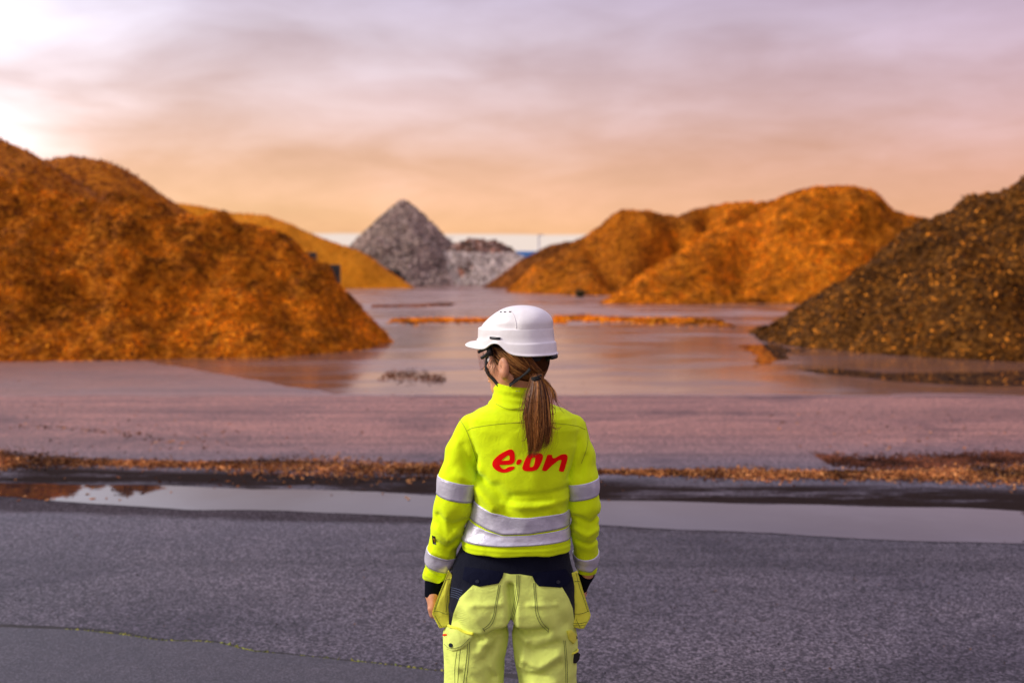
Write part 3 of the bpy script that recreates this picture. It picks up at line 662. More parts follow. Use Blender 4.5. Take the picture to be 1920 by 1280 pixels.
AF = [([(826, 958), (850, 975), (868, 968)], 7, -.006), ([(822, 985), (845, 1002), (858, 990)], 8, .006), ([(820, 1010), (840, 1020), (855, 1005)], 6, -.005),
      ([(838, 960), (846, 1000)], 8, .004), ([(812, 1030), (840, 1038)], 6, .004), ([(1080, 960), (1105, 972), (1118, 962)], 6, -.005), ([(1078, 985), (1100, 995), (1118, 988)], 7, .005),
      ([(1082, 1008), (1105, 1015), (1118, 1010)], 6, -.004), ([(1085, 880), (1095, 850)], 7, -.004), ([(870, 830), (885, 870)], 8, -.004), ([(858, 880), (885, 892)], 8, .003),
      ([(800, 1078), (822, 1090)], 5, .004), ([(800, 1068), (826, 1082)], 4, -.004), ([(1085, 1068), (1108, 1072)], 5, .004)]
def wob(p, s=0.09, a=0.006): return a * vnoise3(p / s + 3.3) + a * 0.5 * vnoise3(p / (s * .45) + 8.1)
def f_torso(p):
    d = torso(p, .008)
    return d - 2.1 * folds(p, JF) - wob(p, .09, .008)
def f_armL(p): return smax(chain(p, ARM_L, .02), pt(0, 1091)[2] - p[..., 2], .008) - 2.0 * folds(p, AF) - wob(p, .06, .008)
def f_armR(p): return smax(chain(p, ARM_R, .02), pt(0, 1084)[2] - p[..., 2], .008) - 2.0 * folds(p, AF) - wob(p, .06, .008)
COLC = pt(968, 735, 0.0)
def f_collar(p):
    q = p - COLC.astype(np.float32); lean = -0.10 * q[..., 2]
    x = q[..., 0] + lean; y = q[..., 1] - 0.004
    rr = np.sqrt((x / 1.0) ** 2 + (y / 0.95) ** 2)
    zz = q[..., 2]
    rad = .0765 + .0016 * np.sin(zz * 260 + 2.0 * x / .08) * (y < 0.02) + np.clip(-zz - .012, 0, 1) * 0.5
    d = np.abs(rr - rad + .006) - .006
    top = .031 - .10 * x + 0.10 * y
    d = smax(d, zz - top, .006)
    return smax(d, -.045 - zz, .004)
def f_jacket(p):
    d = smin(smin(f_torso(p), f_armL(p), .005), f_armR(p), .005)
    hole = ell(p, COLC + np.array([0, .004, .0]), (.062, .06, .06))
    d = smax(d, -hole, .01)
    d = smin(d, f_collar(p), .012)
    return d

# ------------------------------------------------------------------ trousers shape
pelvis = Loft([(1008, 875, 1062, .01, .108), (1030, 862, 1066, .01, .113), (1055, 850, 1071, .008, .120), (1090, 843, 1078, .004, .128), (1130, 840, 1080, .0, .132), (1150, 840, 1079, .0, .128), (1162, 845, 1074, .0, .120)], 2.4, 5)
legL = Loft([(1120, 852, 948, .0, .110), (1165, 839, 956, .0, .116), (1200, 836, 951, .0, .112), (1240, 838, 945, .0, .106), (1280, 842, 941, .0, .102), (1340, 848, 940, .005, .098), (1400, 852, 938, .01, .094), (1470, 850, 940, .01, .092), (1530, 846, 942, .01, .092), (1556, 844, 944, .012, .095)], 2.2, 5)
legR = Loft([(1120, 970, 1074, .0, .110), (1165, 958, 1079, .0, .116), (1200, 962, 1078, .0, .112), (1240, 966, 1076, .0, .106), (1280, 973, 1076, .0, .102), (1340, 976, 1070, .005, .098), (1400, 978, 1064, .01, .094), (1470, 976, 1066, .01, .092), (1530, 974, 1070, .01, .092), (1556, 972, 1072, .012, .095)], 2.2, 5)
TF = [([(957, 1080), (960, 1120), (957, 1168)], 7, -.016), ([(900, 1172), (930, 1165), (955, 1158)], 8, -.010), ([(960, 1158), (985, 1166), (1020, 1160)], 8, -.009),
      ([(880, 1120), (905, 1150), (918, 1180)], 12, .007), ([(860, 1150), (890, 1180), (905, 1215)], 10, -.006), ([(930, 1180), (912, 1215), (925, 1250)], 9, -.007), ([(900, 1200), (930, 1240), (940, 1275)], 10, .006),
      ([(975, 1190), (1000, 1200), (1040, 1185)], 10, -.007), ([(980, 1215), (1010, 1225), (1045, 1205)], 8, .006), ([(990, 1245), (1020, 1240), (1045, 1225)], 7, -.005), ([(985, 1180), (975, 1230)], 8, .005),
      ([(1030, 1110), (1055, 1150)], 12, -.004), ([(880, 1090), (850, 1130)], 10, .004), ([(1000, 1265), (1040, 1255)], 8, .005), ([(870, 1240), (890, 1265)], 8, -.005), ([(990, 1110), (1040, 1112)], 5, .003), ([(890, 1110), (940, 1108)], 5, .003)]
def f_trousers(p):
    d = smin(legL(p, .01), legR(p, .01), .005)
    d = smin(d, pelvis(p, .025), .014)
    for u in (905, 1018): d = smin(d, ell(p, pt(u, 1135, -.055), (.074, .070, .078)), .03)
    d = smin(d, cone(p, pt(850, 1190, -.005), pt(852, 1290, -.005), .036, .034), .02)          # cargo pocket bulge
    d = smin(d, cone(p, pt(1064, 1195, .0), pt(1063, 1290, .0), .030, .028), .02)
    return d - 1.9 * folds(p, TF) - wob(p, .08, .009)

# ------------------------------------------------------------------ head / body shape
YAW = R(55); FW = np.array([-math.sin(YAW), math.cos(YAW), 0]); LF = np.array([-math.cos(YAW), -math.sin(YAW), 0]); UP = np.array([0, 0, 1.0])
HC = pt(967, 673, 0.005); HR = np.stack([FW, LF, UP])        # rows: local axes
def toL(p): return (p - HC.astype(np.float32)) @ HR.T.astype(np.float32)
def fromL(q): return HC + np.asarray(q, float) @ HR
def f_cran(q): return smin(ell(q, (-.008, 0, .028), (.098, .076, .098)), ell(q, (-.045, 0, -.005), (.060, .066, .070)), .03)
def f_head(p):
    q = toL(p); d = f_cran(q)
    d = smin(d, ell(q, (.028, 0, -.040), (.068, .062, .082)), .03)
    d = smin(d, ell(q, (.055, 0, -.098), (.034, .036, .026)), .03)
    for sgn in (1, -1):
        d = smin(d, ell(q, (.056, sgn * .042, -.040), (.030, .026, .030)), .02)
        d = smin(d, cone(q, (-.012, sgn * .058, -.050), (.050, sgn * .022, -.108), .016, .014), .03)      # jaw line
        d = smax(d, -ell(q, (.098, sgn * .032, -.006), (.018, .020, .013)), .012)                          # eye sockets
        e = ell(q, (-.010, sgn * .083, -.022), (.021, .011, .036), None)
        e = smax(e, -ell(q, (-.003, sgn * .096, -.018), (.011, .008, .020)), .004)
        e = smin(e, ell(q, (-.004, sgn * .077, -.048), (.009, .007, .011)), .008)
        d = smin(d, e, .006)
    d = smin(d, cone(q, (.094, 0, .004), (.118, 0, -.038), .008, .013), .012)
    d = smin(d, ell(q, (.098, 0, -.068), (.012, .024, .006)), .008); d = smin(d, ell(q, (.097, 0, -.080), (.012, .020, .006)), .006)
    return d
def hand(p, W, down, inw, fwd, curl=1.0):
    down, inw, fwd = [np.asarray(q, float) / np.linalg.norm(q) for q in (down, inw, fwd)]
    Rm = np.stack([down, inw, fwd])
    d = ell(p, W + down * .048, (.056, .017, .042), Rm)
    d = smin(d, cone(p, W - down * .03, W + down * .02, .025, .026), .02)
    for k, (off, L) in enumerate([(.031, .072), (.011, .080), (-.010, .074), (-.029, .058)]):
        b = W + down * (.090 - .004 * abs(k - 1)) + fwd * off; ang = .35 * curl; pts = [(b - down * .02, .0105)]; rr = .0098
        for j, fr in enumerate((.46, .30, .24)):
            ang += (.55 + .12 * k) * curl * (0.3 if j == 0 else 1)
            b = b + (down * math.cos(ang) + inw * math.sin(ang)) * L * fr; rr -= .0008; pts.append((b, rr - (.0007 if k == 3 else 0)))
        d = smin(d, chain(p, pts, .004), .0045)
    b = W + down * .022 + fwd * .030 + inw * .008
    q1 = b + down * .035 + fwd * .022 + inw * .010; q2 = q1 + down * .030 + fwd * .004 + inw * .012
    return smin(d, chain(p, [(b, .014), (q1, .0115), (q2, .0095)], .005), .01)
WL = pt(813, 1103, .052); WR = pt(1086, 1099, .115)
def f_body(p):
    d = f_head(p)
    d = smin(d, cone(p, fromL((-.022, 0, -.075)), pt(972, 752, .004), .052, .058), .025)
    d = smin(d, torso(p, .02) + .048, .03)
    d = smin(d, smin(chain(p, [(a, r_ - .026) for a, r_ in ARM_L], .02), chain(p, [(a, max(r_ - .024, .018)) for a, r_ in ARM_R], .02), .01), .02)
    d = smin(d, cone(p, ARM_L[-1][0], WL, .026, .022), .012); d = smin(d, cone(p, ARM_R[-1][0], WR, .022, .022), .012)
    d = smin(d, hand(p, WL, (-.10, .10, -1), (1, .12, -.05), (.10, 1, .05), 1.7), .01)
    d = smin(d, hand(p, WR, (.02, .16, -1), (-1, .15, 0), (0, 1, .15), 1.0), .01)
    d = smin(d, pelvis(p, .02) + .045, .03)
    d = smin(d, smin(legL(p, .02) + .04, legR(p, .02) + .04, .004), .03)
    for u, s_ in ((893, -1), (1022, 1)):
        a = pt(u, 1540, .012); d = smin(d, cone(p, a, np.array([a[0], a[1] + .01, .05]), .045, .035), .02)
        d = smin(d, cone(p, [a[0], a[1], .048], [a[0] + s_ * .02, a[1] + .15, .042], .034, .030), .02)
    return d
def boot(p, u, s_):
    a = pt(u, 1540, .012); d = smin(cone(p, [a[0], a[1] + .005, .19], [a[0], a[1] + .0, .06], .062, .058), ell(p, [a[0] + s_ * .014, a[1] + .085, .052], (.056, .125, .058)), .03)
    d = smin(d, ell(p, [a[0] + s_ * .02, a[1] + .15, .045], (.052, .060, .050)), .02)
    return smax(smax(d, .028 - p[..., 2], .004), p[..., 2] - .17, .01)

# ------------------------------------------------------------------ person materials
M_SKIN, t = material('skin')
oc = t.n('ShaderNodeTexCoord').outputs['Object']
c = t.mix(t.ss(t.noise(oc, 35, 4, 0.6), 0.35, 0.65), (0.56, 0.24, 0.12, 1), (0.66, 0.31, 0.17, 1))
b = t.n('ShaderNodeBsdfPrincipled', {'Base Color': c, 'Roughness': 0.5, 'Subsurface Weight': 0.15, 'Subsurface Radius': (0.01, 0.004, 0.002)})
finish(t, b, t.noise(oc, 400, 3, 0.6), 0.0004)
def cloth(name, col, attr=None, weave=900.0, rough=0.85, wr=0.006, sheen=0.08, navy=(0.003, 0.004, 0.013, 1)):
    m, t = material(name)
    oc = t.n('ShaderNodeTexCoord').outputs['Object']
    wv = t.m('MULTIPLY', t.n('ShaderNodeTexWave', {'Vector': oc, 'Scale': weave / 6.28, 'Distortion': 1.0}, bands_direction='DIAGONAL').outputs[1], 0.10)
    n1 = t.noise(oc, 22, 4, 0.6, 0.5); n2 = t.noise(oc, 7, 3, 0.55)
    fuzz = t.noise(oc, 700, 2, 0.7)
    k = t.ss(t.m('ADD', t.m('MULTIPLY', n2, 0.5), t.m('MULTIPLY', n1, 0.5)), 0.3, 0.7, 0.93, 1.05)
    c = t.n('ShaderNodeVectorMath', {0: col, 3: k}, operation='SCALE').outputs[0]
    sm = t.ss(t.noise(oc, 9, 5, 0.7, 0.8), 0.62, 0.80)
    c = t.mix(t.m('MULTIPLY', sm, 0.25), c, t.mix(1.0, c, (0.72, 0.74, 0.8, 1), 'MULTIPLY'))
    if attr:
        a = t.n('ShaderNodeAttribute', attribute_name=attr).outputs['Fac']
        c = t.mix(t.ss(a, -0.0005, 0.0005), c, navy)
    b = t.n('ShaderNodeBsdfPrincipled', {'Base Color': c, 'Roughness': rough, 'Specular IOR Level': 0.12, 'Sheen Weight': sheen, 'Sheen Roughness': 0.5})
    h = t.m('ADD', t.m('ADD', t.m('MULTIPLY', n1, 1.0), t.m('MULTIPLY', n2, 0.8)), t.m('ADD', t.m('MULTIPLY', fuzz, 0.05), wv))
    finish(t, b, h, wr); return m
M_JACKET = cloth('hivis_fleece', (0.72, 0.93, 0.004), None, 1400, 0.9, 0.004)
M_TROUS = cloth('hivis_twill', (0.74, 0.86, 0.17), 'navy', 900, 0.8, 0.005)
M_YELLOW = cloth('hivis_pocket', (0.84, 0.84, 0.07), None, 900, 0.8, 0.006)
M_TROUS2 = cloth('hivis_twill_flap', (0.78, 0.90, 0.19), None, 900, 0.8, 0.008)
M_NAVY = cloth('navy_cloth', (0.003, 0.004, 0.016), None, 900, 0.85, 0.005, 0.0)
M_RIB = plain('navy_knit', (0.002, 0.003, 0.008), 0.95, spec=0.1, bscale=300, bdist=0.001, var=0.2)
M_SEAM = plain('seam_thread', (0.34, 0.42, 0.004), 0.9, var=0.1)
M_STITCH = plain('stitch_thread', (0.03, 0.06, 0.012), 0.9, var=0.3, vscale=300)
M_STITCHB = plain('stitch_blue', (0.10, 0.13, 0.22), 0.9, var=0.3, vscale=300)
M_GREYST = plain('stitch_grey', (0.22, 0.21, 0.25), 0.9, var=0.3, vscale=300)
M_REFL, t = material('reflective_tape')
oc = t.n('ShaderNodeTexCoord').outputs['Object']
c = t.mix(t.ss(t.noise(oc, 18, 4, 0.6), 0.3, 0.7), (0.50, 0.48, 0.54, 1), (0.62, 0.60, 0.67, 1))
finish(t, t.n('ShaderNodeBsdfPrincipled', {'Base Color': c, 'Roughness': 0.42, 'Metallic': 0.25}), t.noise(oc, 30, 3, 0.55), 0.004)
M_RED = plain('red_print', (0.85, 0.0, 0.0), 0.7, var=0.03, spec=0.15)
M_BLACK = plain('black_plastic', (0.008, 0.007, 0.007), 0.45, var=0.1)
M_STRAP = plain('black_webbing', (0.007, 0.006, 0.006), 0.8, bscale=900, bdist=0.0006)
M_BTN = plain('navy_snap', (0.012, 0.018, 0.035), 0.35, 0.4, var=0.05)
M_ORANGE = plain('orange_emblem', (0.6, 0.28, 0.02), 0.6)
M_HAT, t = material('helmet_shell')
oc = t.n('ShaderNodeTexCoord').outputs['Object']
c = t.mix(t.ss(t.noise(oc, 14, 5, 0.65), 0.35, 0.7), (0.77, 0.735, 0.71, 1), (0.70, 0.66, 0.63, 1))
finish(t, t.n('ShaderNodeBsdfPrincipled', {'Base Color': c, 'Roughness': t.ss(t.noise(oc, 40, 4, 0.6), 0.3, 0.7, 0.28, 0.42), 'Specular IOR Level': 0.5}), t.noise(oc, 60, 2, 0.5), 0.0003)
M_HATIN = plain('helmet_lining', (0.01, 0.009, 0.008), 0.9)
M_LENS, t = material('visor_lens')
gl_ = t.n('ShaderNodeBsdfGlass', {'Color': (0.97, 0.95, 0.94, 1), 'Roughness': 0.0, 'IOR': 1.1}); tr = t.n('ShaderNodeBsdfTransparent', {'Color': (0.97, 0.95, 0.95, 1)})
t.n('ShaderNodeOutputMaterial', {0: t.n('ShaderNodeMixShader', {0: 0.06, 1: tr, 2: gl_})})
M_LENSEDGE = plain('lens_edge', (0.22, 0.13, 0.11), 0.3)
M_HAIR, t = material('hair')
c = t.n('ShaderNodeAttribute', attribute_name='Col').outputs['Color']
finish(t, t.n('ShaderNodeBsdfPrincipled', {'Base Color': c, 'Roughness': 0.45, 'Specular IOR Level': 0.25}))
M_HAIRBASE = plain('hair_base', (0.05, 0.017, 0.005), 0.9, spec=0.05, bscale=200, bdist=0.003, var=0.4, vscale=150)
M_BOOT = plain('boot_leather', (0.012, 0.011, 0.011), 0.5, bscale=150, bdist=0.001)

# ------------------------------------------------------------------ build the person
PB = (X_(967, 900)[0], Y0, 0.0)
def from_sdf(name, f, lo, hi, h, mat, parent=None, attr=None):
    V, F = nets(f, lo, hi, h); V = snap(f, V.astype(np.float32), 1)
    at = {k: fn(V) for k, fn in (attr or {}).items()}
    return mesh(name, V, F, mat, parent, PB, True, at)
person = from_sdf('person', f_body, (-.36, Y0 - .17, -.02), (.36, Y0 + .27, 1.80), .0055, M_SKIN)
tag(person, 'person seen from behind in yellow high-visibility workwear and white helmet, looking left', 'person')
jacket = from_sdf('jacket', f_jacket, (-.32, Y0 - .19, .76), (.34, Y0 + .19, 1.56), .0045, M_JACKET, person)
def navy(V):
    """signed: positive where the trousers are navy (high waist, hip yoke and side panels)"""
    x, z = V[:, 0], V[:, 2]; V64 = V.astype(float)
    q = V64 - CAMP; dep = q @ _f; u = CX + FPX * (q @ _r) / dep; v = CY - FPX * (q @ _u) / dep
    vy = np.interp(u, [840, 905, 945, 957, 975, 1000, 1080], [1080, 1080, 1073, 1076, 1076, 1080, 1080])     # lower edge of the yoke
    a = vy - v
    edgeL = np.interp(v, [1080, 1098, 1120, 1150, 1172, 1180], [905, 885, 862, 850, 846, 830])
    edgeR = np.interp(v, [1080, 1100, 1120, 1140, 1165, 1180, 1190], [1030, 1054, 1066, 1074, 1077, 1079, 1100])
    s_ = np.maximum(edgeL - u, u - edgeR)
    s_ = np.where(v > 1178, -4, s_)
    frontz = (z - pt(0, 1085)[2]) * PXM
    return np.where(y_front(V), frontz, np.maximum(a, s_)) / PXM
def y_front(V): return V[:, 1] > Y0 + 0.03
trousers = from_sdf('trousers', f_trousers, (-.30, Y0 - .20, .02), (.28, Y0 + .19, 1.03), .005, M_TROUS, person, {'navy': navy})
for u, s_ in ((893, -1), (1022, 1)):
    a = pt(u, 1540, .012)
    bo = from_sdf('boot', lambda p: boot(p, u, s_), (a[0] - .10, a[1] - .10, .0), (a[0] + .12, a[1] + .26, .2), .006, M_BOOT, person)
    so = MB(); th = np.linspace(0, 2 * math.pi, 24, endpoint=False)
    ring = [(a[0] + s_ * (.010 + .01 * math.sin(q)) + .058 * math.cos(q), a[1] + .065 + .145 * math.sin(q)) for q in th]
    so.add([(x, y, .001) for x, y in ring] + [(x, y, .034) for x, y in ring], [list(range(24))[::-1], list(range(24, 48))] + [[i, (i + 1) % 24, 24 + (i + 1) % 24, 24 + i] for i in range(24)])
    so.build('sole', M_BLACK, bo, PB, False)

def inside(poly, q):
    x, y = q[:, 0], q[:, 1]; r_ = np.zeros(len(q), bool)
    for a, b in zip(poly, np.roll(poly, -1, 0)):
        c = ((a[1] > y) != (b[1] > y)); xx = (b[0] - a[0]) * (y - a[1]) / (b[1] - a[1] + 1e-12) + a[0]; r_ ^= c & (x < xx)
    return r_
def resample(poly, step):
    poly = np.asarray(poly, float); out = []
    for a, b in zip(poly, np.roll(poly, -1, 0)):
        n = max(1, int(round(np.linalg.norm(b - a) / step))); out.append(a + (b - a) * np.linspace(0, 1, n, endpoint=False)[:, None])
    return np.vstack(out)
def patch(name, f, loops, off, mat, parent, step=3.0, rnd=0.0, skirt=0.004, at=None):
    """cloth-like piece: flat outline in pixels laid onto the surface f with a thickness"""
    loops = [resample(l, step) for l in loops]; pts = np.vstack(loops); edges = []; k = 0
    for l in loops: edges += [(k + i, k + (i + 1) % len(l)) for i in range(len(l))]; k += len(l)
    isin = lambda q: np.logical_xor.reduce([inside(l, q) for l in loops])
    lo, hi = pts.min(0), pts.max(0)
    gx, gy = np.meshgrid(np.arange(lo[0], hi[0], step), np.arange(lo[1], hi[1], step)); g = np.stack([gx.ravel(), gy.ravel()], -1)
    if len(g): g = g[isin(g)]
    if len(g): g = g[(np.linalg.norm(g[:, None] - pts[None], axis=-1).min(1) > step * 0.5)]
    allp = np.vstack([pts, g])
    vo, _, fo, vin, _, _ = delaunay_2d_cdt([Vector(q) for q in allp], edges, [], 0, 1e-5)
    vo = np.array([tuple(q) for q in vo]); fo = [list(q) for q in fo]
    cen = np.array([vo[q].mean(0) for q in fo]); ok = isin(cen); fo = [q for q, o_ in zip(fo, ok) if o_]
    S = hit(f, vo); nr = normal(f, S)
    bd = np.linalg.norm(vo[:, None] - pts[None], axis=-1).min(1) if rnd else None
    o_ = off if not rnd else off + rnd * np.sqrt(np.clip(bd / 12, 0, 1))
    F_ = S + nr * (o_ if np.ndim(o_) == 0 else o_[:, None])
    # make triangles face the camera, then add the rim
    out = []
    for q in fo:
        a, b, c = F_[q[0]], F_[q[1]], F_[q[2]]
        if np.cross(b - a, c - a).dot(nr[q[0]]) < 0: q = q[::-1]
        out.append(q)
    cnt = {}
    for q in out:
        for i in range(3): e = (q[i], q[(i + 1) % 3]); cnt[e] = 1
    rim = [e for e in cnt if (e[1], e[0]) not in cnt]
    V = list(F_); B = S - nr * skirt; nf = len(F_)
    dup = {}
    for e in rim:
        for i in e:
            if i not in dup: dup[i] = (len(V), len(V) + 1); V.append(F_[i]); V.append(B[i])
    for a, b in rim: out.append([dup[a][0], dup[a][1], dup[b][1], dup[b][0]])
    o = mesh(name, V, out, mat, parent, PB, True); return o
def stitch(name, f, lines, mat, parent, r_=.0007, off=.0008, k=5, dash=None):
    mb = MB()
    for ln in lines:
        uv = spline(ln, max(8, int(np.linalg.norm(np.diff(np.array(ln, float), axis=0), axis=1).sum() / 2.0)))
        S = hit(f, uv); S = S + normal(f, S) * off
        if dash:
            for i in range(0, len(S) - 2, dash + 1): mb.tube(S[i:i + dash + 1], r_, k)
        else: mb.tube(S, r_, k)
    return mb.build(name, mat, parent, PB)

# logo on the back: traced outlines (12 zoomed pixels to one)
Q12 = lambda l: np.array(l, float) / 12 + [915, 835]
def smooth_poly(l): 
    p = np.asarray(l, float); p2 = np.vstack([p[-1:], p, p[:2]]); out = []
    for i in range(1, len(p2) - 2):
        a, b, c, d = p2[i - 1], p2[i], p2[i + 1], p2[i + 2]
        for t_ in (0, .5): out.append(0.5 * (2 * b + (c - a) * t_ + (2 * a - 5 * b + 4 * c - d) * t_ ** 2 + (3 * b - a - 3 * c + d) * t_ ** 3))
    return np.array(out)
E_O = [(100, 410), (105, 370), (130, 320), (180, 265), (250, 205), (340, 150), (430, 105), (480, 85), (530, 85), (560, 105), (590, 150), (603, 210), (605, 280), (600, 340), (580, 380), (545, 408), (490, 425), (380, 430), (272, 433), (262, 440), (275, 470), (300, 500), (335, 521), (380, 524), (410, 512), (450, 485), (510, 470), (570, 468), (598, 476), (600, 495), (575, 530), (520, 565), (450, 592), (390, 606), (320, 604), (240, 582), (170, 540), (120, 485), (102, 445)]
E_I = [(303, 333), (380, 265), (430, 228), (455, 214), (475, 220), (487, 250), (488, 300), (470, 326), (400, 332)]
DOT = [(634, 390), (645, 350), (670, 318), (700, 308), (740, 310), (758, 325), (757, 355), (735, 395), (710, 418), (670, 428), (640, 418)]
O_O = [(772, 490), (790, 430), (820, 350), (850, 280), (890, 215), (930, 185), (980, 168), (1060, 164), (1130, 166), (1190, 178), (1225, 205), (1237, 245), (1225, 310), (1195, 390), (1150, 480), (1105, 535), (1050, 560), (960, 575), (860, 572), (805, 555), (780, 525)]
O_I = [(940, 465), (950, 400), (965, 330), (990, 280), (1030, 265), (1060, 268), (1060, 300), (1050, 370), (1035, 430), (1010, 470), (975, 480), (945, 480)]
N_O = [(1215, 540), (1240, 470), (1275, 375), (1310, 280), (1335, 215), (1350, 205), (1430, 205), (1440, 225), (1450, 265), (1480, 280), (1520, 270), (1580, 235), (1650, 200), (1710, 190), (1750, 195), (1780, 220), (1788, 265), (1775, 340), (1750, 430), (1720, 530), (1700, 575), (1680, 587), (1620, 580), (1595, 565), (1597, 540), (1620, 450), (1650, 350), (1645, 325), (1615, 320), (1570, 340), (1500, 395), (1420, 460), (1350, 530), (1310, 565), (1280, 570), (1230, 560)]
for lps in ([E_O, E_I], [DOT], [O_O, O_I], [N_O]):
    patch('logo_letter', f_torso, [smooth_poly(Q12(l)) for l in lps], .0012, M_RED, jacket, 1.2, skirt=.002)

# reflective tape on the jacket
def tape_ring(name, f, axis_pts, zt, zb, parent, front=None, off=.0026, n=72):
    """band around a limb or trunk. axis_pts: centre line (2 points); zt, zb: functions of the angle giving the height of the two edges"""
    A, B = [np.asarray(q, float) for q in axis_pts]; ax = (B - A) / np.linalg.norm(B - A)
    e1 = np.cross(ax, [0, 1, 0]); e1 /= np.linalg.norm(e1); e2 = np.cross(ax, e1)
    rows = []
    for w_ in np.linspace(0, 1, 9):
        pr = []
        for th in np.linspace(0, 2 * math.pi, n, endpoint=False):
            dr = math.cos(th) * e1 + math.sin(th) * e2
            s_ = zt(dr) * (1 - w_) + zb(dr) * w_
            pr.append((A + ax * s_, dr))
        O_ = np.array([q[0] for q in pr]); D_ = np.array([q[1] for q in pr]); lo = np.zeros(n); hi = np.full(n, .30)
        for _ in range(24):
            m_ = (lo + hi) / 2; inn = f((O_ + D_ * m_[:, None])) < 0; lo = np.where(inn, m_, lo); hi = np.where(inn, hi, m_)
        rows.append(O_ + D_ * (lo + off)[:, None])
        if w_ == 0: rows.insert(0, O_ + D_ * (lo - .004)[:, None])
        if w_ == 1: rows.append(O_ + D_ * (lo - .004)[:, None])
    V = np.vstack(rows); k = len(rows)
    F_ = [[i * n + j, (i + 1) * n + j, (i + 1) * n + (j + 1) % n, i * n + (j + 1) % n] for i in range(k - 1) for j in range(n)]
    o = mesh(name, V, F_, M_REFL, parent, PB)
    mb = MB()
    for a, b_ in ((1, 2), (k - 2, k - 3)):
        ring = rows[a] * .55 + rows[b_] * .45
        ring = ring + (ring - ring.mean(0)) / (np.linalg.norm(ring - ring.mean(0), axis=1, keepdims=True)) * .0002
        mb.tube(np.vstack([ring, ring[:1]]), .0005, 4, False)
    mb.build('stitching', M_GREYST, o, PB)
    return o
def arm_axis(a, b): return (pt(*a), pt(*b))
# sleeves: (axis from, axis to) with the axis along the arm; lengths in metres
def sleeve(f, a, b, L0, L1, slant=0.0):
    A, B = arm_axis(a, b)
    tape_ring('reflective_tape', f, (A, B), lambda d: L0 + slant * d[0], lambda d: L1 + slant * d[0], jacket)
A_ = np.linalg.norm(pt(860, 880, -.006) - pt(852, 960, -.004))
sleeve(f_armL, (863, 870, -.005), (850, 960, -.004), .046, .108, .004)
sleeve(f_armR, (1089, 870, -.005), (1095, 960, -.004), .050, .106, -.010)
sleeve(f_armL, (835, 1012, .02), (815, 1085, .045), .036, .092, .004)
sleeve(f_armR, (1096, 1000, .02), (1099, 1065, .07), .068, .118, .0)
zt_ = lambda us, vs: (lambda d: None)
TA = (pt(972, 930, 0.0), pt(971, 1010, 0.0))
def edge_fn(us, vs):
    us = np.array(us, float); xs = X_(us, np.full(len(us), 960.0))[0]; zs = X_(np.full(len(us), 960.0), vs)[1]
    def fn(d):
        x = d[0] * .165; back = d[1] < 0.35
        z = np.interp(x, xs - TA[0][0], zs) if back else np.interp(np.sign(x) * .165, xs - TA[0][0], zs)
        if d[1] >= 0: z = np.interp(np.sign(d[0]) * .165, xs - TA[0][0], zs)
        return (TA[0][2] - z) / abs((TA[1] - TA[0])[2] / np.linalg.norm(TA[1] - TA[0]))
    return fn
tape_ring('reflective_tape', lambda p: f_torso(p), TA, edge_fn([885, 915, 950, 1000, 1066], [934, 946, 953, 953, 948]), edge_fn([882, 905, 935, 1000, 1066], [966, 977, 985, 982, 975]), jacket, n=110, off=.0045)
tape_ring('reflective_tape', lambda p: f_torso(p), TA, edge_fn([880, 905, 935, 1000, 1066], [971, 981, 987, 985, 979]), edge_fn([870, 890, 935, 1000, 1066], [1006, 1006, 1005, 1003, 1000]), jacket, n=110)

stitch('seam', f_jacket, [[(876, 807), (890, 801), (940, 794), (990, 792), (1040, 793), (1080, 798), (1098, 805)], [(861, 784), (874, 806), (886, 838), (895, 868)], [(1097, 790), (1102, 815), (1100, 840), (1090, 868)],
       [(930, 757), (950, 766), (975, 767), (1000, 764)]], M_SEAM, jacket, .0012, .0)
stitch('collar_print', f_jacket, [[(967, 733), (970, 733)], [(972, 733), (975, 733.5)], [(984, 733), (985.5, 733.5)], [(987.5, 733), (989, 733)]], M_GREYST, jacket, .0006, .0004)
tg = patch('sleeve_label', f_armL, [[(810.5, 1003), (816, 1005), (817.5, 1021), (811.8, 1019)]], .0015, M_BLACK, jacket, 2.0)
patch('emblem', f_armL, [[(813, 1008), (815.5, 1009), (816, 1016), (813.5, 1015)]], .0024, M_ORANGE, tg, 2.0, skirt=.0005)
# cuffs
for A0, W0, dn, r1, r2 in ((ARM_L[-1][0], WL, (-.10, .10, -1), .033, .0300), (ARM_R[-1][0], WR, (.02, .16, -1), .0275, .0275)):
    dn = np.array(dn) / np.linalg.norm(dn)
    MB().tube([A0, A0 * .5 + W0 * .5, W0 + dn * .006, W0 + dn * .018, W0 + dn * .026], [r1, r1, r2 + .0005, r2, r2 * .97], 28).build('cuff', M_RIB, jacket, PB)

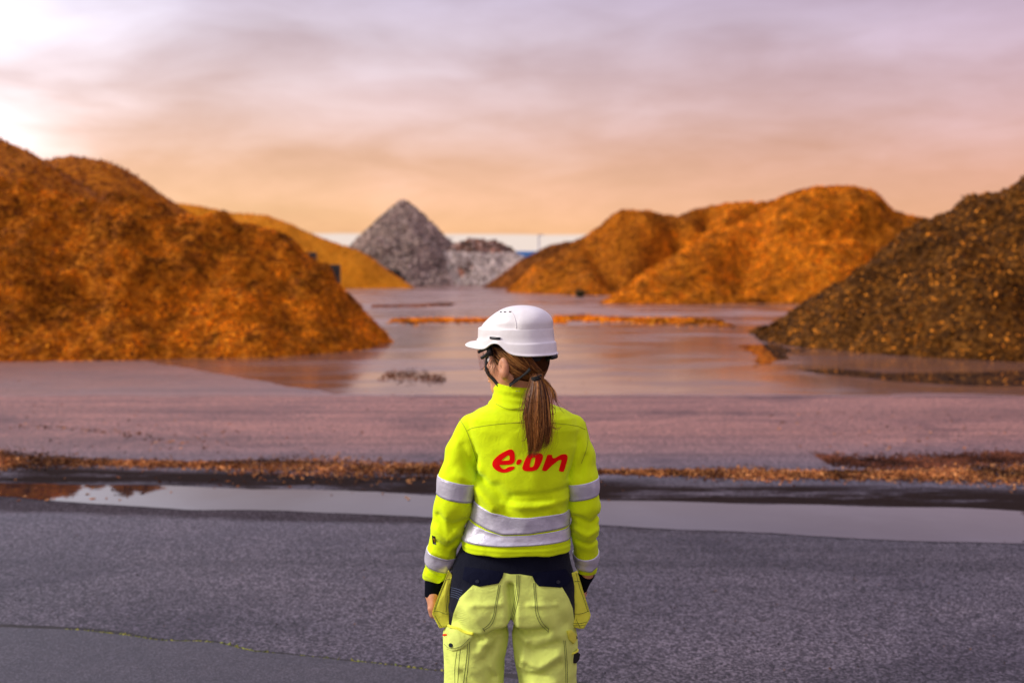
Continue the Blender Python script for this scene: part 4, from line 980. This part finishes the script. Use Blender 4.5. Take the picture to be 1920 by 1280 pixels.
# trousers details
fl = patch('pocket_flap', f_trousers, [[(872, 1062), (945, 1071), (942, 1082), (935, 1093), (899, 1099), (886, 1095), (868, 1085)]], .0035, M_NAVY, trousers, 3.0, .002)
patch('snap', f_trousers, [[(896 + 3.5 * math.cos(a), 1089 + 3.2 * math.sin(a)) for a in np.linspace(0, 6.28, 12, endpoint=False)]], .0075, M_BTN, fl, 1.5)
fl = patch('pocket_flap', f_trousers, [[(995, 1073), (1060, 1066), (1072, 1085), (1062, 1097), (1050, 1101), (1010, 1098), (1003, 1090)]], .0035, M_NAVY, trousers, 3.0, .002)
patch('snap', f_trousers, [[(1045 + 3.5 * math.cos(a), 1090 + 3.2 * math.sin(a)) for a in np.linspace(0, 6.28, 12, endpoint=False)]], .0075, M_BTN, fl, 1.5)
stitch('stitching', f_trousers, [
    [(938, 1096), (932, 1130), (928, 1155), (920, 1172), (907, 1181)], [(935, 1096), (929, 1130), (925, 1153), (917, 1169), (906, 1178)],
    [(1000, 1092), (1003, 1125), (1005, 1150), (1014, 1170), (1028, 1183)], [(1003, 1092), (1006, 1125), (1009, 1148), (1017, 1166), (1029, 1179)], [(1029, 1177), (1028, 1186)], [(905, 1177), (909, 1183)],
    [(972, 1077), (970, 1110), (965, 1140), (958, 1165)], [(975, 1077), (973, 1110), (968, 1140), (961, 1165)], [(969, 1077), (967, 1110), (962, 1140), (956, 1163)],
    [(877, 1205), (874, 1240), (868, 1285)], [(881, 1200), (878, 1240), (873, 1285)], [(857, 1218), (853, 1250), (853, 1285)], [(863, 1216), (860, 1250), (858, 1285)],
    [(1057, 1200), (1060, 1240), (1061, 1285)], [(1060, 1200), (1063, 1240), (1064, 1285)]], M_STITCH, trousers, .0007, .0006)
stitch('stitching', f_trousers, [[(844, 1100 + 4.2 * i), (856, 1103 + 4.2 * i), (868 - 1.5 * i, 1107 + 4.4 * i)] for i in range(5)], M_STITCHB, trousers, .0006, .0006)
cf = patch('pocket_flap', f_trousers, [[(836, 1177), (841, 1174), (848, 1179), (857, 1179), (866, 1184), (888, 1190), (885, 1198), (869, 1213), (858, 1217), (848, 1219), (838, 1214), (834.5, 1208), (835, 1190)]], .004, M_TROUS2, trousers, 2.5, .004)
patch('snap', f_trousers, [[(849 + 3.2 * math.cos(a), 1207.5 + 4.2 * math.sin(a)) for a in np.linspace(0, 6.28, 12, endpoint=False)]], .0105, M_BTN, cf, 1.5)
stitch('stitching', f_trousers, [[(836, 1206), (848, 1213.5), (866, 1209), (882, 1193)]], M_STITCH, cf, .0005, .0075)
QN = lambda l, ox, oy, s_: np.array(l, float) / 12 * s_ + [ox, oy]
for lp in ([O_O, O_I], [N_O]):
    patch('logo_letter', f_trousers, [QN(l, 828.5 - 0.6, 1186.0, .095) + np.array([0, 0]) for l in [smooth_poly(np.array(q)) for q in lp]], .0085, M_RED, cf, .6, skirt=.0)
roll = hit(f_trousers, spline([(842, 1172), (850, 1176), (860, 1179), (872, 1184), (888, 1187)], 30)); roll = roll + normal(f_trousers, roll) * .003
MB().tube(roll, .0048, 10).build('pocket_welt', M_YELLOW, trousers, PB)
# right thigh flap, tool loop and holder
cf = patch('pocket_flap', f_trousers, [[(1062, 1182), (1070, 1180), (1079, 1190), (1080, 1196), (1074, 1206), (1066, 1198)]], .005, M_YELLOW, trousers, 2.0, .003)
cb = pt(1078.5, 1194.5, -.03)
mb = MB(); mb.tube([cb + [-.004, .004, 0], cb + [.003, -.002, 0], cb + [.004, -.004, 0]], [.0062, .0062, .0045], 14); mb.build('snap', M_BTN, cf, PB)
lp = [pt(1060, 1229, -.045), pt(1070, 1226, -.060), pt(1081, 1221, -.050), pt(1083, 1218, -.03), pt(1080, 1214, -.01)]
MB().tube(spline(lp, 20), .0035, 8).build('tool_loop', M_YELLOW, trousers, PB)
mb = MB()
ol = [(1071, 1242), (1075, 1226), (1083, 1222), (1088, 1225), (1086, 1236), (1080, 1243)]
fr = [pt(u, v, -.045) for u, v in ol]; bk = [pt(u, v, .01) for u, v in ol]; n_ = len(ol)
mb.add(fr + bk, [list(range(n_)), list(range(n_, 2 * n_))[::-1]] + [[i, i + n_, (i + 1) % n_ + n_, (i + 1) % n_] for i in range(n_)]); mb.build('tool_holder', M_BLACK, trousers, PB, False)
# hanging holster pockets
def holster(outline, y0, y1, seams):
    ol = resample(outline, 2.5); c = ol.mean(0); n_ = len(ol); rows = []
    for k_, (s_, yy) in enumerate([(.90, y0 + .004), (.965, y0 + .001), (1.0, y0 + .008), (1.0, (y0 + y1) / 2), (.98, y1 - .008), (.90, y1)]):
        q = c + (ol - c) * s_; rows.append(P(q[:, 0], q[:, 1], np.full(n_, Y0 + yy)))
    # bulge of the near face
    q1 = c + (ol - c) * .55; f1 = P(q1[:, 0], q1[:, 1], np.full(n_, Y0 + y0 - .002)); rows.insert(0, f1); rows.insert(0, np.repeat(P(c[0:1], c[1:2], np.array([Y0 + y0 - .003])), n_, 0))
    V = np.vstack(rows); V[:, 1] += .006 * vnoise3(V / .03)
    F_ = [[i * n_ + j, i * n_ + (j + 1) % n_, (i + 1) * n_ + (j + 1) % n_, (i + 1) * n_ + j] for i in range(len(rows) - 1) for j in range(n_)] + [[(len(rows) - 1) * n_ + j for j in range(n_)]]
    o = mesh('holster_pocket', V, F_, M_YELLOW, trousers, PB)
    bm = bmesh.new(); bm.from_mesh(o.data); bmesh.ops.remove_doubles(bm, verts=bm.verts, dist=1e-5); bmesh.ops.recalc_face_normals(bm, faces=bm.faces); bm.to_mesh(o.data); bm.free()
    o.data.polygons.foreach_set('use_smooth', np.full(len(o.data.polygons), True))
    mb = MB()
    for sm in seams:
        s_ = spline(sm, 16); mb.tube(P(s_[:, 0], s_[:, 1], np.full(len(s_), Y0 + y0 - .0045)), .0007, 5)
    mb.build('stitching', M_STITCH, o, PB); return o
holster([(841, 1068), (848, 1077), (843, 1106), (842, 1157), (842, 1171), (837, 1175), (824, 1177), (817, 1164), (810.5, 1151), (812, 1143), (823, 1113), (834, 1087)], -.045, .06,
        [[(834, 1087), (841, 1085.5), (846, 1086)], [(813.5, 1145), (824, 1146), (834, 1150), (841, 1150)], [(835, 1090), (826, 1114), (816, 1142)], [(816, 1154), (822, 1165), (828, 1174)], [(840, 1116), (838, 1132), (836, 1147)]])
holster([(1072, 1073), (1082, 1069), (1090, 1095), (1099, 1125), (1107.5, 1152), (1106, 1159), (1095, 1178), (1086, 1178), (1074, 1175), (1074, 1122)], -.045, .06,
        [[(1075, 1090), (1082, 1089), (1087, 1089)], [(1075, 1150), (1088, 1150), (1104, 1145)], [(1080, 1073), (1086, 1098), (1095, 1124), (1102, 1146)], [(1075, 1168), (1088, 1168), (1101, 1165)], [(1075, 1172), (1086, 1172), (1096, 1171)], [(1080, 1160), (1088, 1176)]])

# ------------------------------------------------------------------ hard hat
TILT = R(-3.0)                                                # nose-up/down of the helmet about the ear axis
def hatL(q):
    q = np.asarray(q, float) * .968; c_, s_ = math.cos(TILT), math.sin(TILT)
    f_, l_, u_ = q[..., 0], q[..., 1], q[..., 2]
    return fromL(np.stack([f_ * c_ - u_ * s_ + HOFF[0], l_ + HOFF[1], f_ * s_ + u_ * c_ + HOFF[2]], -1))
HOFF = (0.0, 0.0, 0.055)
ph = np.radians(np.arange(0, 360, 4)); deg = np.degrees(np.minimum(ph, 2 * math.pi - ph)); NP = len(ph)
rim = np.interp(deg, [0, 40, 60, 70, 80, 96, 106, 118, 140, 180], [.004, -.010, -.018, -.012, .003, .003, -.020, -.036, -.043, -.045])
rim = np.convolve(np.r_[rim[-2:], rim, rim[:2]], [.1, .2, .4, .2, .1], 'valid')
shelf = np.interp(deg, [0, 40, 62, 74, 96, 108, 120, 140, 180], [.020, .014, .012, .022, .020, .004, .000, -.002, -.002])
shelf = np.convolve(np.r_[shelf[-1:], shelf, shelf[:1]], [.25, .5, .25], 'valid')
def planform(s_, lf=.142, lr=.146, wd=.114, n=2.25):
    L = np.where(np.cos(ph) > 0, lf, lr); c_, q_ = np.abs(np.cos(ph)), np.abs(np.sin(ph))
    r_ = ((c_ / L) ** n + (q_ / wd) ** n) ** (-1 / n)
    return r_ * s_
brim = .040 * np.clip(1 - (deg / 62.0) ** 2.2, 0, 1)
crown = np.interp(deg, [0, 25, 60, 120, 128, 180], [.060, .055, .050, .048, .046, .044])          # height of the crown step
rings = []
def ring(rad, h): rings.append(np.stack([rad * np.cos(ph), rad * np.sin(ph), np.broadcast_to(h, rad.shape)], -1))
ring(planform(1.0) - .004 , rim + .002)
ring(planform(1.015) + brim, rim - .000)
ring(planform(1.025) + brim + .0015, rim + .0025)
ring(planform(1.015) + brim, rim + .005)
ring(planform(1.0) + brim * .12, rim + .0085)
ring(planform(.993), rim + .013)
ring(planform(.985), shelf - .003)
ring(planform(.978), shelf + .0005)
ring(planform(.955), shelf + .0035)
ring(planform(.945), shelf + .006)
ring(planform(.940), shelf * .5 + crown * .5)
side = np.interp(deg, [0, 100, 122, 132, 180], [1, 1, 1, 0, 0])                        # crown step only on front and sides
ring(planform(.930), crown - .002)
ring(planform(.927), crown - .0002)
ring(planform(.922), crown + .0008)
ring(planform(.924 - .050 * side), crown + .0030)
ring(planform(.922 - .056 * side), crown + .0050)
TOPH = .128
for t_ in np.linspace(.10, .97, 12):
    a_ = t_ * math.pi / 2
    rad = planform((.924 - .056 * side * (1 - t_) ** 1.5) * math.cos(a_) ** .98, .142 - .0 * t_, .146)
    # the front slopes back more than the rear
    fx = 1 - .16 * np.clip(np.cos(ph), 0, 1) * np.sin(2 * a_)
    h_ = crown + .006 + (TOPH - crown - .006) * math.sin(a_) ** 1.05
    ring(rad * fx, h_)
apex = np.array([[-.024, 0, TOPH]])
for k_ in range(15, len(rings)):                                # crown leans to the rear
    rings[k_][:, 0] -= .024 * ((rings[k_][:, 2] - .05) / (TOPH - .05)).clip(0, 1)
V = np.vstack(rings + [apex]); k_ = len(rings)
F_ = [[i * NP + j, i * NP + (j + 1) % NP, (i + 1) * NP + (j + 1) % NP, (i + 1) * NP + j] for i in range(k_ - 1) for j in range(NP)] + [[(k_ - 1) * NP + j, (k_ - 1) * NP + (j + 1) % NP, k_ * NP] for j in range(NP)]
hat = bpy.data.objects.new('hard_hat', None); COL.objects.link(hat); hat.parent = person
shell = mesh('shell', hatL(V), F_, M_HAT, hat, PB)
# dark inside
inn = [np.stack([(planform(1.0) - .004) * np.cos(ph), (planform(1.0) - .004) * np.sin(ph), rim + .003], -1), np.stack([planform(.89) * np.cos(ph), planform(.89) * np.sin(ph), np.maximum(rim + .02, .02)], -1),
       np.stack([planform(.80) * np.cos(ph) - .004, planform(.80) * np.sin(ph), crown - .006], -1), np.stack([planform(.36) * np.cos(ph) - .022, planform(.36) * np.sin(ph), crown * 0 + .100], -1)]
V = np.vstack(inn + [[[-.022, 0, .112]]]); F2 = [[i * NP + j, (i + 1) * NP + j, (i + 1) * NP + (j + 1) % NP, i * NP + (j + 1) % NP] for i in range(3) for j in range(NP)] + [[3 * NP + (j + 1) % NP, 3 * NP + j, 4 * NP] for j in range(NP)]
mesh('lining', hatL(V), F2, M_HATIN, hat, PB)
def shell_pt(d, h, out=.0):
    """point on the shell at bearing d degrees (from the front, positive to the wearer's left) and height h"""
    A = np.stack(rings); j = (d / 4.0) % NP; j0 = int(j) % NP; w_ = j - int(j)
    col_ = A[6:, j0] * (1 - w_) + A[6:, (j0 + 1) % NP] * w_
    q = np.array([np.interp(h, col_[:, 2], col_[:, i]) for i in range(3)]); rd = q[:2] / np.linalg.norm(q[:2])
    q[:2] += rd * out; return q
# side slot clip
cs = [shell_pt(d, h, .003) for d, h in ((77, .0235), (84, .0225), (91, .0215), (98, .0205))]
MB().tube(hatL(cs), [.0040, .0044, .0044, .0040], 8).build('clip', M_BLACK, hat, PB)
# vents
for d, e in ((62, 0), (80, 0), (98, 0)):
    q = shell_pt(d, .108, .0006); q2 = shell_pt(d + 7, .1075, .0006)
    MB().tube(hatL([q, (q + q2) / 2, q2]), .0024, 6).build('vent', M_BLACK, hat, PB)
# panel ridge on the side of the crown
rd = [shell_pt(d, h, .0002) for d, h in ((104, .108), (114, .098), (121, .082), (125, .066), (127, .052))]
MB().tube(hatL(spline(rd, 20)), .0016, 8).build('ridge', M_HAT, hat, PB)
# headband, adjuster, straps
hb = []
for hh, s_ in ((-.012, .84), (-.060, .80), (-.066, .765), (-.03, .765)):
    hb.append(np.stack([planform(s_) * np.cos(ph), planform(s_) * np.sin(ph), np.interp(deg, [0, 112, 138], [.0, max(hh, -.015) , hh])], -1))
V = np.vstack(hb); F2 = [[i * NP + j, i * NP + (j + 1) % NP, (i + 1) * NP + (j + 1) % NP, (i + 1) * NP + j] for i in range(3) for j in range(NP)]
mesh('headband', hatL(V), F2, M_STRAP, hat, PB)
kb = np.array([-.142, -.012, -.050])
mb = MB(); mb.tube(hatL([kb + [.024, .006, -.010], kb + [.012, 0, -.004], kb]), [.006, .005, .006], 8); mb.tube(hatL([kb + [-.002, .012, 0], kb + [0, 0, 0], kb + [-.002, -.016, .002]]), .0085, 10)
mb.build('adjuster_knob', M_BLACK, hat, PB)
def strap(name, pts_, wdir, wid=.013, th=.0018):
    c_ = spline(pts_, 28); tan = np.gradient(c_, axis=0); tan /= np.linalg.norm(tan, axis=1, keepdims=True)
    wv = np.asarray(wdir, float); wv = wv - tan * (tan @ wv)[:, None]; wv /= np.linalg.norm(wv, axis=1, keepdims=True); nv = np.cross(tan, wv)
    V = np.stack([c_ + wv * wid / 2 + nv * th / 2, c_ - wv * wid / 2 + nv * th / 2, c_ - wv * wid / 2 - nv * th / 2, c_ + wv * wid / 2 - nv * th / 2], 1).reshape(-1, 3); n_ = len(c_)
    F2 = [[4 * i + j, 4 * i + (j + 1) % 4, 4 * i + 4 + (j + 1) % 4, 4 * i + 4 + j] for i in range(n_ - 1) for j in range(4)] + [[3, 2, 1, 0], [4 * n_ - 4 + j for j in range(4)]]
    return mesh(name, V, F2, M_STRAP, hat, PB)
def on_head(u, v, out=.003):
    S = hit(lambda p: smin(f_head(p), cone(p, fromL((-.022, 0, -.075)), pt(972, 752, .004), .052, .058), .025), np.array([(u, v)])); 
    return (S + normal(f_head, S) * out)[0]
cheek = [on_head(917, 662, .004), on_head(914.5, 676, .004), on_head(913.5, 690, .004), on_head(917, 700, .004), on_head(924, 708, .003), on_head(931, 716, .003), on_head(936, 722, .003)]
strap('chin_strap', cheek, LF * .3 + FW, .011)
back_ = [on_head(992, 688, .012), on_head(984, 696, .009), on_head(974, 704, .007), on_head(964, 711, .006), on_head(955, 719, .006)]
strap('chin_strap', back_, (0.6, 0, 1.0), .019)
# clear visor with its black hinges
lens = []; rows_ = []
for h_ in np.linspace(-.012, -.090, 9):
    th = np.radians(np.linspace(-70, 70, 29)); tt = (-.012 - h_) / .078
    rows_.append(np.stack([.040 + (.112 - .012 * tt) * np.cos(th) - .010 * 0, (.094 - .006 * tt) * np.sin(th) * 1.0, h_ + .010 * tt * np.cos(th * 2) * 0 + np.where(np.abs(th) > 1.0, (np.abs(th) - 1.0) * .07 * tt, 0)], -1))
V = np.vstack(rows_); V2 = V.copy(); V2[:, :2] *= .988; n_ = 29
F2 = [[i * n_ + j, i * n_ + j + 1, (i + 1) * n_ + j + 1, (i + 1) * n_ + j] for i in range(8) for j in range(n_ - 1)]
m0 = len(V); border = [j for j in range(n_)] + [i * n_ + n_ - 1 for i in range(1, 9)] + [8 * n_ + j for j in range(n_ - 2, -1, -1)] + [i * n_ for i in range(7, 0, -1)]
F2 = F2 + [[q + m0 for q in f_][::-1] for f_ in F2] + [[border[(i + 1) % len(border)], border[i], border[i] + m0, border[(i + 1) % len(border)] + m0] for i in range(len(border))]
vis = mesh('visor', hatL(np.vstack([V, V2])), F2, M_LENS, hat, PB)
bp = V[[q for q in border if q >= n_]]; bp = np.vstack([V[n_ - 1:n_], bp])
MB().tube(hatL(bp), .0009, 5).build('rim', M_LENSEDGE, vis, PB)
for s_ in (1, -1):
    mb = MB(); mb.tube(hatL(spline([(.055, s_ * .090, -.012), (.075, s_ * .088, -.018), (.100, s_ * .080, -.026)], 10)), [.0055] * 10 if False else .0055, 8)
    mb.tube(hatL(spline([(.045, s_ * .090, -.020), (.062, s_ * .090, -.036), (.085, s_ * .086, -.046)], 10)), .006, 8)
    mb.tube(hatL([(.050, s_ * .088, -.004), (.046, s_ * .090, -.024), (.044, s_ * .090, -.040)]), .010, 10)
    mb.build('hinge', M_BLACK, vis, PB)
# eyes and brows
M_EYE = plain('eye', (0.7, 0.68, 0.66), 0.2, var=0.02); M_IRIS = plain('iris', (0.05, 0.06, 0.07), 0.2)
for s_ in (1, -1):
    mb = MB(); bm = bmesh.new(); bmesh.ops.create_uvsphere(bm, u_segments=12, v_segments=8, radius=.0115)
    bm.verts.ensure_lookup_table()
    ey = mesh('eye', [fromL(np.array(v_.co) + [.080, s_ * .032, -.006]) for v_ in bm.verts], [[v_.index for v_ in f_.verts] for f_ in bm.faces], M_EYE, person, PB)
    bm.free(); MB().tube(fromL([(.0905, s_ * .032, -.006), (.0917, s_ * .032, -.006), (.0922, s_ * .032, -.006)]), [.005, .0045, .001], 10).build('iris', M_IRIS, ey, PB)

# ------------------------------------------------------------------ hair
def f_hair(p):
    q = toL(p); d = f_cran(q) - .0055
    cut = q[..., 0] - (.030 + .45 * q[..., 2])                 # hairline from the temple down behind the ear
    cut = np.maximum(cut, np.where(q[..., 0] > -.035, -(q[..., 2] + .03), -(q[..., 2] + .075)))
    cut = smin(cut, ell(q, (.016, .070, .006), (.024, .02, .034)), .01)
    return smax(d, cut, .004)
V, F2 = nets(f_hair, tuple(HC - .14), tuple(HC + .14), .004)
hairo = mesh('hair', V, F2, M_HAIRBASE, person, PB)
KNOT = fromL((-.112, 0.0, -.056))
HP = np.array([(0.055, 0.017, 0.004), (0.14, 0.046, 0.009), (0.24, 0.085, 0.016), (0.36, 0.14, 0.03), (0.50, 0.22, 0.055), (0.09, 0.028, 0.006)])
def strands(name, curves, r0_, parent, seed, bright=1.0, pick=None):
    r_ = np.random.default_rng(seed); Vs, Fs, Cs = [], [], []; base_ = 0
    for ic, c_ in enumerate(curves):
        n_ = len(c_); tan = np.gradient(c_, axis=0); tan /= np.linalg.norm(tan, axis=1, keepdims=True) + 1e-9
        a = np.cross(tan, [.3, 1, .2]); a /= np.linalg.norm(a, axis=1, keepdims=True) + 1e-9; b = np.cross(tan, a)
        rr = r0_ * r_.uniform(.7, 1.3) * np.interp(np.linspace(0, 1, n_), [0, .1, .75, 1], [.8, 1, .9, .15])
        q = np.stack([c_ + rr[:, None] * (math.cos(2.094 * k) * a + math.sin(2.094 * k) * b) for k in range(3)], 1)
        Vs.append(q.reshape(-1, 3)); i = np.arange(n_ - 1)[:, None] * 3 + base_
        for k in range(3): k2 = (k + 1) % 3; Fs.append(np.concatenate([i + k, i + k2, i + 3 + k2, i + 3 + k], 1))
        col_ = HP[r_.integers(0, len(HP)) if pick is None or r_.random() < .35 else pick[ic]] * r_.uniform(.7, 1.25) * bright
        Cs.append(np.repeat(col_[None] * np.interp(np.linspace(0, 1, n_), [0, 1], [.85, 1.15])[:, None], 3, 0)); base_ += 3 * n_
    return mesh(name, np.vstack(Vs), np.vstack(Fs), M_HAIR, parent, PB, True, None, np.vstack(Cs))
r_ = np.random.default_rng(77); cs = []
# strands combed along the scalp to the knot
while len(cs) < 620:
    s_ = 1 if r_.random() < .75 else -1
    a = np.array([r_.uniform(-.10, .045), s_ * .07, r_.uniform(-.06, .05)]); b = np.array([-.112 + r_.normal() * .006, r_.normal() * .008, -.056 + r_.normal() * .007])
    if a[0] > -.025 and a[2] < -.005: continue
    tt = np.linspace(0, 1, 16)[:, None]; mid = (a + b) / 2 + np.array([-.01, s_ * .03, -.004 + r_.normal() * .006])
    c_ = (1 - tt) ** 2 * a + 2 * tt * (1 - tt) * mid + tt ** 2 * b
    # pull onto the scalp surface
    for _ in range(3):
        d = f_cran(c_) - .0075 - 0.001 * r_.random(); e_ = 1e-3
        g = np.stack([f_cran(c_ + np.eye(3)[i] * e_) - f_cran(c_ - np.eye(3)[i] * e_) for i in range(3)], -1); g /= np.linalg.norm(g, axis=1, keepdims=True) + 1e-9
        c_ = c_ - g * (d * np.interp(np.linspace(0, 1, 16), [0, .85, 1], [1, 1, .3]))[:, None]
    cs.append(fromL(c_))
strands('hair_strands', cs, .0011, hairo, 1, .9)
# loose temple wisps
cs = []
for i in range(26):
    a = np.array([.030 + r_.uniform(-.02, .02), .072, .010 + r_.uniform(-.02, .015)]); tt = np.linspace(0, 1, 14)[:, None]
    b = a + np.array([r_.uniform(-.03, .03), .012 + r_.uniform(0, .008), -.035 - r_.uniform(0, .03)])
    mid = (a + b) / 2 + np.array([.015, .014, 0]) * r_.uniform(.2, 1)
    cs.append(fromL((1 - tt) ** 2 * a + 2 * tt * (1 - tt) * mid + tt ** 2 * b))
strands('hair_wisps', cs, .0004, hairo, 4, .8)
# ponytail
def tail_curve(du, dd, ln, wav=0.0):
    """du: -1..1 across the tail, dd: 0..1 depth, ln: 0..1 length"""
    vs = np.array([700, 708, 722, 745, 775, 805, 832, 858]); cu = np.array([1004, 1006, 1007, 1007, 1008, 1012, 1013, 1005]); hw = np.array([9, 8, 12, 18, 21, 20.5, 17.5, 10])
    yy = np.array([-.088, -.096, -.108, -.122, -.134, -.141, -.142, -.138])
    s_ = np.linspace(0, ln, 22); k = s_ * (len(vs) - 1); i = np.arange(len(vs))
    v_ = np.interp(k, i, vs); u_ = np.interp(k, i, cu) + du * np.interp(k, i, hw) + wav * np.sin(s_ * 6 + wav * 40) * 6 * s_ ** 1.3 + 5 * np.sin(s_ * 5.0 + .5) * s_
    th_ = np.interp(k, i, [.010, .010, .016, .018, .018, .017, .013, .007])
    y_ = np.interp(k, i, yy) - (dd - .3) * th_ * np.sqrt(np.clip(1 - du * du * .9, .05, 1))
    return P(u_, v_, Y0 + y_)
locks = [(np.clip(r_.normal() * .6, -1, 1), r_.random(), np.clip(1.02 - abs(r_.normal()) * .12, .60, 1.04), r_.normal() * .7, r_.integers(0, 5)) for _ in range(46)]
cs = []; ci = []
for i in range(1700):
    lk = locks[r_.integers(0, len(locks))]; du = np.clip(lk[0] + r_.normal() * .09, -1.05, 1.05)
    ln = np.clip(lk[2] - abs(r_.normal()) * .05 - .10 * max(du, 0), .55, 1.02)
    cs.append(tail_curve(du, np.clip(lk[1] + r_.normal() * .12, 0, 1), ln, lk[3] + r_.normal() * .15)); ci.append(lk[4])
tail = strands('ponytail', cs, .0008, person, 2, 1.2, ci)
# solid heart of the tail so no light leaks through
mb = MB(); cc = tail_curve(0, .15, .93); mb.tube(cc, np.interp(np.linspace(0, .93, 22), [0, .15, .3, .8, .93], [.008, .008, .011, .010, .004]), 10); mb.build('tail_core', M_HAIRBASE, tail, PB)
cs = []
for ln in ([(1012, 706), (1030, 722), (1040, 745), (1050, 765), (1058, 776)], [(1012, 706), (1028, 718), (1038, 742), (1047, 760)], [(1014, 708), (1032, 726), (1043, 748), (1064, 768)],
           [(986, 742), (1000, 752), (1018, 752), (1028, 746)], [(1036, 760), (1042, 768), (1036, 776), (1028, 775)], [(984, 752), (975, 764), (960, 767)], [(1030, 790), (1040, 802), (1052, 800)], [(1030, 785), (1036, 800), (1046, 805), (1054, 799)],
           [(986, 775), (978, 790), (960, 792)], [(990, 800), (985, 822), (976, 828)], [(1013, 706), (1026, 716), (1036, 738), (1044, 758)], [(984, 745), (990, 755), (1010, 754)]):
    for j in range(3):
        q = spline(np.array(ln, float) + r_.normal(size=(len(ln), 2)) * [1.2, .8], 20)
        if q[:, 0].max() > 1040 and q[0, 1] < 720: S = P(q[:, 0], q[:, 1], Y0 + np.linspace(-.11, -.12, len(q)))
        else: S = P(q[:, 0], q[:, 1], np.full(len(q), Y0 - .150))
        cs.append(S)
for i in range(110):                                            # fine flyaways along the tail
    lk = locks[r_.integers(0, len(locks))]; cs.append(tail_curve(np.clip(lk[0] * 1.3 + r_.normal() * .35, -1.45, 1.45), r_.uniform(.3, 1.3), np.clip(lk[2] + r_.normal() * .06, .5, 1.06), r_.normal() * 1.3))
for i in range(90):                                             # the wedge of loose hair right of the knot
    e_ = np.array([1040 + r_.uniform(-6, 8), 745 + r_.uniform(0, 18)]); q = spline([(1010 + r_.normal(), 706), (1024 + r_.normal() * 2, 717 + r_.normal()), ((1024 + e_[0]) / 2 + 3, (717 + e_[1]) / 2 - 3), tuple(e_)], 18)
    cs.append(P(q[:, 0], q[:, 1], Y0 + np.linspace(-.10, -.125, len(q))))
strands('loose_strands', cs, .00042, tail, 3, 1.1)
th = np.linspace(0, 2 * math.pi, 20); kc = pt(1006, 708, -.098)
mb = MB()
for dz_, rr_ in ((.004, .014), (-.001, .015), (-.006, .014)): mb.tube(np.stack([kc[0] + rr_ * 1.0 * np.cos(th), kc[1] + rr_ * .8 * np.sin(th), kc[2] + dz_ + .004 * np.cos(th)], -1), .0030, 7, False)
mb.build('hair_tie', M_HATIN, tail, PB)
